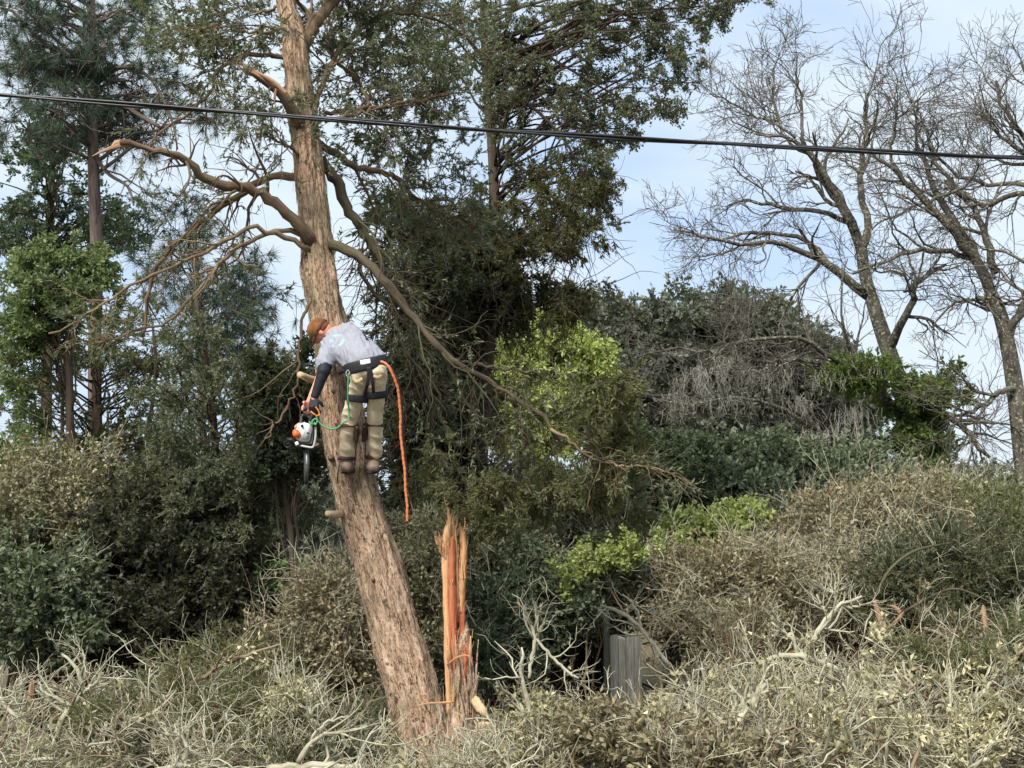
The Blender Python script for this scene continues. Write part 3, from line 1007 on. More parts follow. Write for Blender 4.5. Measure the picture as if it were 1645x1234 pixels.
tree('broadleaf_tree', 'fresh light green leafy tree rounding up below the pine', 'tree', ground_base(110, 16.5),
     [(120, 1139, 16.5, 18), (115, 800, 16.5, 15), (110, 560, 16.5, 12), (108, 440, 16.5, 6)],
     [(100, 425, 16.5, 70, 32, .6, 1.1), (60, 460, 16.4, 40, 35, .6), (150, 440, 16.6, 50, 30, .6), (100, 490, 16.5, 80, 45, .7), (55, 530, 16.5, 45, 35, .5), (180, 430, 16.7, 25, 22, .4), (20, 620, 16.5, 40, 60, .5, .5), (25, 720, 16.3, 40, 70, .6, .7)],
     'broad', M['lightgreen'], M['bark_dark'], 190, m=6, ln=.26, dens=1.1, size=1.0, limbs=60, lr=.012)
tree('cedar_tree', 'loose olive green cedar filling the left behind the pale limb tips', 'tree', ground_base(190, 18.5),
     [(165, 1120, 18.5, 24), (160, 800, 18.5, 20), (155, 640, 18.5, 16), (158, 520, 18.5, 9)],
     [(60, 570, 18, 80, 60, 1, .9), (160, 600, 18.5, 90, 70, 1.2, 1), (250, 560, 18.6, 80, 60, 1, .9), (80, 680, 18, 90, 60, 1.1, .8), (190, 690, 18.4, 90, 55, 1.1, .7), (290, 660, 18.6, 80, 60, 1, .8), (130, 760, 18, 110, 60, 1, 1), (250, 770, 18.2, 100, 60, 1, 1), (20, 800, 18, 60, 60, .8), (230, 500, 18.6, 50, 40, .8, .7), (10, 500, 18.4, 40, 60, .7, .6)],
     'cedar', M['olive'], M['bark_dark'], 310, m=6, ln=.32, size=1.25, limbs=130, up=-.05, droop=.06, lr=.015, shell=1.8,
     extra=[tr2([(110, 900), (100, 700), (105, 560)], 18, 18, 9, 4), tr2([(250, 950), (235, 750), (250, 600), (245, 520)], 18.4, 18.4, 10, 4), tr2([(60, 950), (70, 760), (55, 640)], 18, 18, 8, 4)])
tree('cedar_tree', 'drooping dark olive cedar just left of the climber and the saw', 'tree', ground_base(375, 15.6),
     [(352, 1153, 15.6, 20), (350, 850, 15.6, 15), (345, 700, 15.6, 12), (330, 560, 15.6, 8), (312, 470, 15.6, 5)],
     [(330, 560, 15.6, 60, 50, .8, .7), (420, 620, 15.3, 60, 45, .6, 1), (310, 670, 15.6, 80, 60, .9, .9), (400, 720, 15.4, 70, 55, .7, 1), (330, 770, 15.6, 100, 60, .9, 1.2), (430, 790, 15.5, 60, 50, .7, 1), (350, 850, 15.5, 90, 45, .8, 1), (480, 840, 15.6, 50, 30, .6, .7), (470, 600, 15.3, 35, 25, .4, .8), (270, 830, 15.5, 60, 60, .7, .8)],
     'cedar', M['cedar_main'], M['bark_dark'], 360, m=6, ln=.32, size=1.15, limbs=110, up=-.12, droop=.1, lr=.012, shell=1.9)
tree('evergreen_tree', 'dark broad leaved evergreen tangle directly behind the chainsaw', 'tree', ground_base(470, 14.6),
     [(462, 1170, 14.6, 12), (470, 900, 14.6, 10), (455, 750, 14.6, 8), (470, 620, 14.6, 5)],
     [(480, 640, 14.6, 40, 40, .4), (440, 670, 14.6, 40, 40, .4), (475, 720, 14.6, 45, 35, .4), (420, 600, 14.7, 30, 30, .4, .6), (500, 760, 14.7, 25, 20, .3, .4), (440, 740, 14.6, 40, 25, .4), (510, 560, 14.7, 18, 30, .3, .4)],
     'small', M['cedar_dark'], M['bark_dark'], 200, m=7, ln=.22, size=1.5, limbs=60, lr=.01)

# the big dark cedar right of the climber
tree('cedar_tree', 'huge dense dark cedar with a slender bare upper stem right of the climber', 'tree', ground_base(770, 17),
     [(742, 1132, 17, 46), (748, 900, 17, 40), (770, 700, 17, 34), (785, 500, 17, 26), (794, 330, 17, 18), (789, 220, 17, 15), (781, 130, 17, 13), (776, 0, 17, 12), (770, -100, 17, 9)],
     [(820, 40, 17, 110, 60, 1.4, .75), (960, 30, 17, 90, 45, 1.2, 1), (1090, 15, 16.6, 90, 30, .9, 1.6), (1175, 5, 16.4, 50, 26, .6, 1.8), (900, 110, 17, 110, 50, 1.2, .95), (1020, 120, 16.6, 70, 50, .9, 1.1), (1080, 90, 16.4, 40, 60, .6, .8), (700, 60, 17.5, 90, 60, 1.2, .4),
      (880, 190, 17, 90, 40, 1.1, 1), (830, 130, 17.3, 70, 50, 1, .7), (960, 200, 16.8, 60, 35, .8, 1.2), (1050, 160, 16.5, 40, 35, .5, .9), (880, 260, 16.8, 80, 35, 1, .9), (960, 300, 16.6, 28, 50, .6, 1.4)],
     'small', M['cedar'], M['bark_dark'], 640, m=5, ln=.2, size=1.05, limbs=90, up=-.05, droop=.06, lr=.016, shell=1.7,
     extra=[tr2([(782, 48), (830, 65), (870, 85), (930, 120), (1000, 160)], 17, 16.6, 8, 3), tr2([(786, 145), (840, 165), (870, 185), (910, 230), (940, 290)], 17, 16.6, 8, 3),
            tr2([(950, 10), (1010, 20), (1060, 15), (1130, 10)], 16.8, 16.5, 7, 3), tr2([(794, 240), (850, 280), (890, 320), (930, 380)], 17, 16.6, 7, 3), tr2([(776, 95), (745, 50), (735, 0)], 17, 17, 7, 4)])
def extra_crown(tree_obj, blobs, kind, mat, n, m, ln, size, up, droop, shell=2, bark='bark_dark', dens=1., thr=-.12):
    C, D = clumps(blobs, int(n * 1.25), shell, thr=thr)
    P = fans(C, D, m, ln * .62, up=up, droop=droop)
    size = size * .85
    c = Acc()
    foliage(c, P, kind, dens, size)
    tubes(c, P, np.full(P.shape[:2], .003), 3, mat=1)
    # woody twigs inside the mass
    b, r = spawn(P[::9], np.full((len(P[::9]), P.shape[1]), .006), 2, 0, .6, .9, .7, 1, k=7, wig=.3, up=-.12)
    tubes(c, b, r, 3, mat=1)
    return c.build('crown', [M[mat], M[bark]], tree_obj)
big = [o for o in COL.objects if o.get('label', '').startswith('huge dense dark cedar')][0]
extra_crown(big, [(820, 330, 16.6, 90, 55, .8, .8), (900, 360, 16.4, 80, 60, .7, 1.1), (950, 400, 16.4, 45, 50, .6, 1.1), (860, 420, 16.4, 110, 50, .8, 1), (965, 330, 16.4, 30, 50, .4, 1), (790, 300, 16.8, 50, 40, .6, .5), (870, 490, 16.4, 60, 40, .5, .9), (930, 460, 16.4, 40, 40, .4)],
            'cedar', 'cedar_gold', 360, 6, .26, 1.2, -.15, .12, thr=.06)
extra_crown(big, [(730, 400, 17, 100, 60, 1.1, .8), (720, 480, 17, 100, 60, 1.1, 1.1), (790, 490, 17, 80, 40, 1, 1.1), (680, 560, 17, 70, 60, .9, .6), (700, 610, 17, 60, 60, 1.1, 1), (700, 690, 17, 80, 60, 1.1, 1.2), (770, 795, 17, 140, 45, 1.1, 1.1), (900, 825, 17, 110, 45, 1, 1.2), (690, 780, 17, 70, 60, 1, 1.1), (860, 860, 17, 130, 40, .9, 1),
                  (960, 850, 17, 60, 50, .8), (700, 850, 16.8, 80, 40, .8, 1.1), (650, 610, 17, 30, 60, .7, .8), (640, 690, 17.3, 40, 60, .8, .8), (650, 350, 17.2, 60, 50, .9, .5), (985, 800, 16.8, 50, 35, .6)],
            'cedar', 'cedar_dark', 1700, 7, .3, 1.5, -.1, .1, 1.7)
tree('yellow_green_tree', 'sunlit yellow green young tree behind the long right limb', 'tree', ground_base(860, 36),
     [(870, 1010, 36, 16), (868, 850, 36, 14), (860, 700, 36, 10), (855, 560, 36, 5)],
     [(850, 555, 36, 50, 40, .8, 1), (890, 590, 36, 70, 40, .9), (800, 590, 36, 45, 45, 1.2), (840, 640, 36, 90, 45, 1), (935, 600, 36, 40, 50, .8, .9), (870, 690, 36, 60, 40, .8), (775, 640, 36, 28, 35, .5), (900, 540, 36, 35, 25, .5)],
     'broad', M['yellowgreen'], M['bark_dark'], 760, m=7, ln=.6, size=2.3, limbs=40, lr=.03, tw=.006, group=None)

# far oak
tree('oak_tree', 'far rounded grey green live oak on the skyline behind the bare branches', 'tree', ground_base(1120, 42),
     [(1120, 995, 42, 30), (1120, 800, 42, 26), (1115, 680, 42, 20), (1120, 600, 42, 10)],
     [(1000, 560, 42, 60, 45, 2.5), (1080, 535, 42, 70, 45, 2.5), (1160, 530, 42, 70, 45, 2.5), (1240, 560, 42, 60, 45, 2.5), (1060, 620, 42, 110, 60, 3), (1180, 630, 42, 120, 70, 3), (1290, 620, 42, 70, 60, 2.5), (1000, 660, 42, 60, 60, 2.5), (1120, 720, 42, 130, 60, 3, .9), (1280, 720, 42, 100, 60, 2.5, .8), (1360, 680, 42, 60, 50, 2.5, .7), (960, 520, 43, 30, 35, 2, .8)],
     'small', M['oak'], M['bark_dark'], 1500, m=7, ln=.9, size=4.2, limbs=90, lr=.06, tw=.008, shell=2)
tree('evergreen_tree', 'rounded green bush like tree at the right edge of the dark cedar', 'tree', ground_base(1090, 22),
     [(1085, 1080, 22, 16), (1090, 850, 22, 12), (1085, 760, 22, 5)],
     [(1090, 740, 22, 60, 35, .8), (1050, 800, 22, 60, 50, .9), (1130, 790, 22, 50, 50, .8), (1020, 720, 22, 35, 40, .6, .7), (1090, 850, 22, 90, 40, .9)],
     'small', M['oakgreen'], M['bark_dark'], 600, m=6, ln=.3, size=2.0, limbs=50, lr=.015)


# ------------------------------------------------------------------ bare trees at the right
def bare_tree(label, base, trunk, limbs, n1=9, bark=None, up=.035):
    th = empty('bare_tree', base, label, 'tree')
    TP, TR = trace(trunk, 40)
    a = Acc()
    tubes(a, TP, TR, 12)
    a.build('trunk', M['bark_grey'], th, True)
    LPs, LRs = [TP[-14:]], [TR[-14:]]
    ntop = len(limbs)
    for l in limbs:
        P, Rr = trace(l, 14, wig=.02)
        a = Acc()
        tubes(a, P, Rr, 9)
        P1, R1 = P[None], Rr[None]
        n = max(5, int(n1 * (P[-1, 0] - P[0, 0]) ** 2 * .0 + n1))
        b1, r1 = spawn(P1, R1, n, .25, 1.0, .7, 1.15, .55, k=9, wig=.24, up=up, rtip=.35, taper=.35)
        tubes(a, b1, r1, 5)
        b2, r2 = spawn(b1, r1, 5, .15, 1, .65, .8, .6, k=7, wig=.28, up=up * .7, rtip=.4)
        r2 = np.maximum(r2, .0055)
        b3, r3 = spawn(b2, r2, 4, .15, 1, .6, .42, .65, k=5, wig=.22, up=up * .5, rtip=.5)
        r3 = np.maximum(r3, .0036)
        b4, r4 = spawn(b3, r3, 2, .2, 1, .6, .2, .7, k=4, wig=.2, up=.05, rtip=.6)
        r4 = np.maximum(r4, .0027)
        for b, r in ((b2, r2), (b3, r3), (b4, r4)):
            tubes(a, b, r, 3, mat=1)
        a.build('branch', [M['bark_grey'], M['twig_grey']], th, True)
    return th


YA = 24
bare_tree('big bare tree with an ivy wrapped foot right of centre under the sky', ground_base(1490, YA),
          [(1500, 1065, YA, 56), (1490, 860, YA, 46), (1474, 740, YA, 38), (1456, 660, YA, 30), (1440, 600, YA, 28), (1422, 548, YA, 26), (1400, 480, YA, 22), (1388, 435, YA, 20), (1384, 400, YA, 19)],
          [[(1386, 410, YA, 19), (1378, 380, YA, 17), (1355, 335, YA - .2, 16), (1330, 290, YA - .3, 14), (1300, 245, YA - .4, 10), (1265, 222, YA - .4, 6), (1215, 215, YA - .5, 4)],
           [(1382, 405, YA, 15), (1392, 380, YA, 14), (1395, 355, YA, 12), (1384, 310, YA, 11), (1384, 250, YA + .1, 9), (1390, 200, YA + .2, 7), (1392, 150, YA + .2, 5)],
           [(1392, 475, YA, 16), (1360, 450, YA - .2, 15), (1330, 425, YA - .3, 13), (1290, 405, YA - .4, 10), (1230, 390, YA - .6, 8), (1170, 392, YA - .8, 6), (1120, 375, YA - 1, 4), (1085, 370, YA - 1, 3)],
           [(1330, 425, YA - .3, 9), (1300, 390, YA, 8), (1265, 378, YA, 7), (1210, 375, YA + .2, 6), (1160, 385, YA + .3, 4)],
           [(1376, 372, YA - .1, 10), (1350, 350, YA, 9), (1320, 340, YA, 8), (1270, 335, YA + .3, 7), (1210, 325, YA + .5, 5), (1170, 330, YA + .6, 3)],
           [(1310, 255, YA - .4, 8), (1290, 220, YA - .3, 6), (1288, 170, YA, 5), (1280, 110, YA, 3)],
           [(1310, 255, YA - .4, 6), (1265, 225, YA - .3, 5), (1245, 170, YA, 4), (1240, 110, YA, 3)],
           [(1278, 222, YA - .4, 5), (1225, 190, YA - .2, 4), (1175, 165, YA, 3), (1140, 150, YA, 2)],
           [(1428, 560, YA, 16), (1448, 520, YA - .3, 13), (1468, 480, YA - .5, 11), (1475, 455, YA - .5, 9), (1500, 432, YA - .6, 7), (1520, 425, YA - .6, 4)],
           [(1460, 680, YA, 18), (1430, 650, YA - .3, 14), (1400, 620, YA - .5, 12), (1360, 590, YA - .8, 10), (1300, 580, YA - 1, 9), (1240, 582, YA - 1.2, 7), (1190, 580, YA - 1.3, 5), (1140, 595, YA - 1.4, 4)],
           [(1430, 650, YA - .5, 10), (1330, 570, YA - 1, 8), (1290, 545, YA - 1.2, 7), (1230, 545, YA - 1.4, 6), (1170, 555, YA - 1.5, 5), (1130, 590, YA - 1.6, 4)],
           [(1440, 720, YA, 13), (1400, 700, YA - .5, 11), (1350, 700, YA - .8, 8), (1290, 705, YA - 1, 6), (1230, 730, YA - 1.2, 4)],
           [(1480, 690, YA, 16), (1510, 665, YA - .3, 13), (1540, 680, YA - .4, 11), (1565, 705, YA - .4, 8), (1590, 735, YA - .4, 5)]], n1=8)
YB = 23
bare_tree('forked bare tree at the right edge with a pale lichen trunk', ground_base(1640, YB),
          [(1665, 1071, YB, 44), (1655, 850, YB, 36), (1642, 720, YB, 31), (1630, 620, YB, 28), (1618, 550, YB, 25), (1605, 500, YB, 23), (1590, 468, YB, 21)],
          [[(1592, 472, YB, 20), (1570, 420, YB, 17), (1535, 380, YB - .2, 14), (1500, 340, YB - .3, 12), (1470, 305, YB - .4, 9), (1430, 270, YB - .5, 7), (1400, 250, YB - .5, 4)],
           [(1590, 468, YB, 17), (1575, 425, YB + .2, 15), (1545, 370, YB + .3, 13), (1510, 325, YB + .4, 11), (1490, 270, YB + .5, 8), (1470, 220, YB + .6, 5), (1475, 160, YB + .6, 3)],
           [(1600, 440, YB, 14), (1585, 380, YB, 12), (1560, 330, YB, 9), (1520, 280, YB, 7), (1490, 230, YB, 5)],
           [(1575, 430, YB, 10), (1540, 408, YB, 9), (1480, 405, YB - .4, 8), (1420, 418, YB - .7, 6), (1370, 440, YB - .9, 4)],
           [(1608, 510, YB, 12), (1585, 485, YB, 10), (1570, 478, YB, 8)],
           [(1615, 545, YB, 16), (1640, 500, YB - .2, 14), (1670, 450, YB - .3, 12), (1720, 380, YB - .4, 8)],
           [(1635, 622, YB, 10), (1605, 632, YB - .3, 9), (1570, 658, YB - .4, 7), (1540, 672, YB - .5, 5), (1520, 700, YB - .5, 3)],
           [(1690, 330, YB, 10), (1640, 310, YB, 9), (1590, 328, YB, 8), (1560, 320, YB, 6), (1520, 290, YB, 4)],
           [(1720, 330, YB, 10), (1660, 300, YB, 9), (1600, 300, YB + .3, 7), (1545, 285, YB + .4, 6), (1500, 240, YB + .5, 4), (1480, 190, YB + .5, 3)],
           [(1450, 290, YB - .3, 6), (1430, 240, YB - .2, 5), (1440, 180, YB, 4), (1430, 140, YB, 3)]], n1=8)
bare_tree('bare crown reaching in from the top right corner above the cable', ground_base(1760, 25),
          [(1790, 1058, 25, 44), (1780, 700, 25, 36), (1760, 450, 25, 26), (1730, 330, 25, 18)],
          [[(1735, 340, 25, 14), (1690, 270, 25, 11), (1640, 215, 25, 8), (1610, 170, 25, 6), (1600, 130, 25, 4)],
           [(1735, 340, 25, 12), (1680, 230, 25, 10), (1650, 150, 25, 7), (1640, 100, 25, 4)],
           [(1700, 280, 25, 9), (1640, 240, 24.6, 7), (1590, 200, 24.4, 5), (1570, 150, 24.4, 3)],
           [(1720, 320, 25, 9), (1660, 270, 25.4, 7), (1610, 260, 25.6, 5), (1580, 240, 25.6, 3)]], n1=9)
bare_tree('small leafless moss hung tree in front of the far oak', ground_base(1330, 27),
          [(1345, 1046, 27, 20), (1340, 850, 27, 16), (1330, 740, 27, 12), (1310, 680, 27, 10)],
          [[(1312, 690, 27, 9), (1280, 640, 27, 8), (1265, 600, 27, 6), (1262, 540, 27, 5), (1245, 490, 27, 3), (1215, 465, 27, 2)],
           [(1312, 690, 27, 8), (1240, 650, 26.6, 6), (1170, 640, 26.3, 5), (1100, 650, 26, 4), (1050, 640, 26, 3)],
           [(1320, 720, 27, 8), (1250, 720, 26.6, 6), (1190, 750, 26.3, 5), (1150, 790, 26, 4)],
           [(1300, 680, 27, 8), (1220, 600, 26.8, 6), (1150, 570, 26.6, 5), (1080, 560, 26.4, 4), (1020, 575, 26.3, 3)],
           [(1335, 740, 27, 8), (1360, 690, 27, 6), (1350, 640, 27, 5), (1320, 600, 27, 4)]], n1=4, up=.0)


# ivy, moss
def clump_thing(name, label, cat, blobs, kind, mat, n, m, ln, size, up=0., droop=0., stems='bark_dark', dens=1.):
    base = at(*blobs[0][:3])
    C, D = clumps(blobs, n, 1.8)
    P = fans(C, D, m, ln, up=up, droop=droop)
    a = Acc()
    foliage(a, P, kind, dens, size)
    tubes(a, P, np.full(P.shape[:2], .004), 3, mat=1)
    return tag(a.build(name, [M[mat], M[stems]]), label, cat)


clump_thing('ivy', 'thick bright green vine wrapping the foot of the big bare tree', 'vine', [(1475, 640, 23.6, 32, 28, .5), (1478, 690, 23.7, 34, 40, .5), (1482, 750, 23.8, 26, 40, .4, .8), (1440, 650, 23.6, 25, 15, .4, .5)], 'broad', 'ivy', 260, 6, .2, 1.2, droop=.1)
clump_thing('ivy', 'wide green tuft growing on the limb left of the big bare trunk', 'vine', [(1380, 600, 23.2, 45, 22, .5), (1345, 590, 23.1, 25, 16, .4)], 'cedar', 'ivy', 100, 6, .24, 1.6, up=.1)
clump_thing('ivy', 'loose pale green vine leaves right of the big bare trunk', 'vine', [(1520, 610, 23.8, 30, 24, .5), (1535, 650, 23.8, 22, 20, .4, .5)], 'broad', 'ivy', 34, 5, .2, 1.1)
mo = Acc()
for px, py, n, ln in ((1372, 655, 22, 1.0), (1330, 600, 16, .5), (1190, 600, 14, .5), (1145, 590, 20, .7), (1120, 600, 22, .7), (1160, 575, 16, .5), (1225, 590, 12, .4), (1250, 600, 12, .5), (1425, 735, 14, .7), (1300, 700, 12, .5), (1400, 590, 10, .4), (1500, 430, 5, .5),
                      (1280, 640, 20, .5), (1340, 690, 14, .5), (1090, 640, 14, .5), (1170, 640, 12, .6), (1210, 700, 12, .5)):
    base = at(px, py, 22.7 if px > 1180 else 22.4)
    st_ = base + R.normal(0, 1, (n * 2, 3)) * np.array([.16, .12, .05])
    P = st_[:, None] + np.cumsum(np.concatenate([np.zeros((n * 2, 1, 3)), R.normal(0, .02, (n * 2, 6, 3)) + np.array([0, 0, -1]) * (ln * .42 / 6 * R.uniform(.4, 1.2, (n * 2, 1, 1)))], axis=1), axis=1)
    tubes(mo, P, np.full(P.shape[:2], .0034), 3)
tag(mo.build('hanging_moss', M['moss']), 'grey beards of moss hanging from the bare limbs before the far oak', 'moss', kind='stuff')

# ------------------------------------------------------------------ far wood closing the view
C = np.stack([R.uniform(-40, 40, 5200), R.uniform(70, 84, 5200), R.uniform(0, 1, 5200) ** .8 * 4.6], -1)
C[:, 2] *= 1 + .35 * np.sin(C[:, 0] * .35) + .15 * np.sin(C[:, 0] * 1.3)
P = fans(C, np.tile([0, 0, 1.], (5200, 1)), 6, 1.1, up=.2)
a = Acc()
leaves(a, P, 9, .34, .17, ang=.9)
tag(a.build('far_wood', M['oak']), 'distant band of grey green woodland along the horizon', 'woodland', kind='stuff')

# ------------------------------------------------------------------ shrubs
shrub('bright green low shrub glimpsed left of the leaning trunk', [(430, 955, 19, 60, 32, .6), (480, 965, 19, 34, 26, .5), (400, 935, 19, 26, 30, .5), (440, 1000, 18, 60, 24, .5)], 'broad', M['brightgreen'], M['bark_dark'], 240, size=1.2, ln=.25)
shrub('pale green thin shrub in the gap behind the left cedar', [(400, 855, 24, 50, 22, .8, .8), (470, 880, 24, 50, 25, .8)], 'small', M['brightgreen'], M['bark_dark'], 80, size=2.2, ln=.3)
shrub('grey twiggy shrub in the gap behind the left cedar', [(470, 905, 23, 70, 35, 1)], 'small', M['oak'], M['twig_grey'], 120, size=1.8, ln=.4, dens=.4, stems=30)
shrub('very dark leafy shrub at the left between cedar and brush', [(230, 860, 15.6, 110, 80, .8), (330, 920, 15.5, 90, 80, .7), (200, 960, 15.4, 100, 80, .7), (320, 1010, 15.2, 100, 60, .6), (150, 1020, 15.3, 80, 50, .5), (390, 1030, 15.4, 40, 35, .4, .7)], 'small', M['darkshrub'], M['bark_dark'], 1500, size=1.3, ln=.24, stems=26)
shrub('glossy green shrub at the far left edge', [(50, 900, 14.7, 70, 50, .5), (90, 960, 14.6, 60, 50, .5), (30, 980, 14.6, 60, 60, .5), (120, 1010, 14.6, 50, 40, .4)], 'broad', M['bluegreen'], M['bark_dark'], 420, size=.8, ln=.2)
shrub('grey brown viny shrub at the upper far left', [(60, 800, 15.6, 90, 50, .6), (150, 830, 15.6, 70, 40, .6), (40, 850, 15.4, 60, 40, .5), (110, 750, 15.7, 80, 40, .6, .7)], 'small', M['drybrush2'], M['stick2'], 480, size=1.1, ln=.3, dens=.7, stems=30)
shrub('thin olive shrub at the left above the bare white sapling', [(440, 1060, 14.6, 90, 36, .5), (360, 1070, 14.4, 80, 40, .5), (520, 1060, 14.4, 50, 50, .4), (460, 1100, 14, 100, 40, .4)], 'cedar', M['olive'], M['stick2'], 480, size=.9, ln=.24, stems=24)
shrub('brown tangled vine shrub left of the leaning trunk', [(540, 960, 14.4, 50, 40, .4), (500, 1010, 14.3, 55, 50, .4), (560, 1040, 14.2, 40, 60, .4), (560, 910, 14.6, 25, 25, .3, .6)], 'small', M['brown'], M['stick2'], 300, size=1.0, ln=.3, dens=.8, stems=44)
shrub('olive shrub behind the splintered stump', [(690, 870, 15.2, 55, 40, .5), (720, 930, 15, 70, 50, .5), (670, 960, 15, 50, 60, .4), (690, 1040, 14.8, 60, 50, .4), (800, 900, 15.4, 60, 40, .5)], 'small', M['drybrush2'], M['stick2'], 620, size=1.05, ln=.26, stems=40)
shrub('grey green leafy shrub right of the splintered stump', [(830, 900, 15.6, 80, 45, .6), (790, 960, 15.3, 60, 50, .5), (880, 960, 15.5, 90, 45, .6), (960, 930, 15.6, 70, 40, .5), (820, 1030, 15, 60, 50, .4, .6), (960, 985, 15.9, 60, 25, .3)], 'small', M['bluegreen'], M['bark_dark'], 900, size=1.2, ln=.25, stems=26)
shrub('dark green cedar sapling just right of the stump', [(790, 1000, 14.6, 30, 50, .25), (775, 1060, 14.4, 30, 60, .25)], 'cedar', M['evergreen'], M['bark_dark'], 110, size=1, ln=.22)
shrub('dark leafy fill standing in for the shaded gap behind the grey planks', [(920, 1040, 17.2, 90, 60, .5), (1040, 1010, 17.3, 80, 60, .5)], 'small', M['darkshrub'], M['bark_dark'], 420, size=1.3, ln=.25)  # dark leaf colour puts the shade of this gap into the foliage
shrub('lime green vine spray over the grey green shrub', [(940, 905, 14.9, 55, 12, .25), (985, 890, 14.9, 45, 12, .25), (1040, 868, 14.9, 40, 10, .2, .6), (915, 930, 14.9, 26, 22, .2, .6)], 'small', M['lime'], M['stick2'], 150, size=1., ln=.13, m=6, stems=3)
shrub('lime green bush at the foot of the green tree', [(1130, 850, 18.5, 60, 24, .5), (1190, 835, 18.5, 32, 20, .4), (1110, 890, 18.5, 35, 14, .4), (1160, 870, 18.5, 50, 22, .4, .7), (1070, 870, 18.5, 30, 24, .4, .6)], 'small', M['lime'], M['bark_dark'], 200, size=1.4, ln=.2, m=6, stems=4)
shrub('blue grey leafy bush below the far oak', [(1230, 780, 22, 90, 60, 1), (1330, 800, 22, 80, 60, 1), (1260, 860, 21.8, 90, 60, .9), (1180, 900, 20, 70, 35, .8), (1400, 790, 22, 60, 60, .8, .7)], 'small', M['bluegreen'], M['bark_dark'], 900, size=1.9, ln=.32)
shrub('reddish brown dried shrub right of centre', [(1100, 950, 15.4, 90, 45, .5), (1190, 940, 15.6, 80, 45, .5), (1270, 960, 15.6, 70, 50, .5), (1180, 1010, 15, 80, 40, .4)], 'small', M['brown'], M['stick2'], 820, size=1.0, ln=.24, stems=30)
shrub('grey olive twiggy scrub woven through the brown shrubs right of centre', [(1120, 970, 15.0, 80, 50, .5), (1240, 930, 15.2, 90, 60, .5), (1340, 930, 15.6, 90, 60, .5), (1420, 900, 16.2, 80, 60, .5), (1060, 930, 15.4, 50, 40, .4)], 'small', M['brown'], M['stick'], 260, size=1.05, ln=.32, dens=.6, stems=40)
shrub('tall tan leafed shrub at the right under the bare tree', [(1330, 860, 17.2, 80, 50, .7), (1420, 850, 17.3, 70, 60, .7), (1400, 920, 17, 100, 50, .6), (1290, 910, 17, 60, 40, .5), (1480, 840, 17.5, 60, 40, .6, .8), (1360, 960, 16.4, 90, 40, .5)], 'small', M['brown'], M['stick2'], 840, size=1.15, ln=.28, stems=44)
shrub('dark green feathery cedar bush at the right edge', [(1480, 940, 15.2, 80, 45, .5), (1560, 920, 15.3, 80, 60, .6), (1620, 960, 15.2, 50, 70, .5), (1540, 1000, 14.9, 110, 40, .5), (1430, 960, 15.2, 40, 40, .4)], 'cedar', M['cedar'], M['stick2'], 1000, size=1.1, ln=.28, up=.1, stems=30)
shrub('olive grey scrub at the right edge below the forked tree', [(1560, 825, 19, 80, 28, .8), (1630, 840, 19, 50, 35, .8), (1520, 850, 18.6, 60, 40, .7), (1600, 870, 18.4, 70, 40, .7)], 'cedar', M['olive'], M['stick2'], 600, size=1.3, ln=.32, stems=36)
shrub('pale tan twiggy scrub behind the tan leafed shrub', [(1400, 825, 20, 120, 24, .8, 1), (1540, 815, 20.4, 80, 22, .8, .8)], 'small', M['drybrush2'], M['twig_grey'], 300, size=1.4, ln=.5, dens=.4, stems=60)

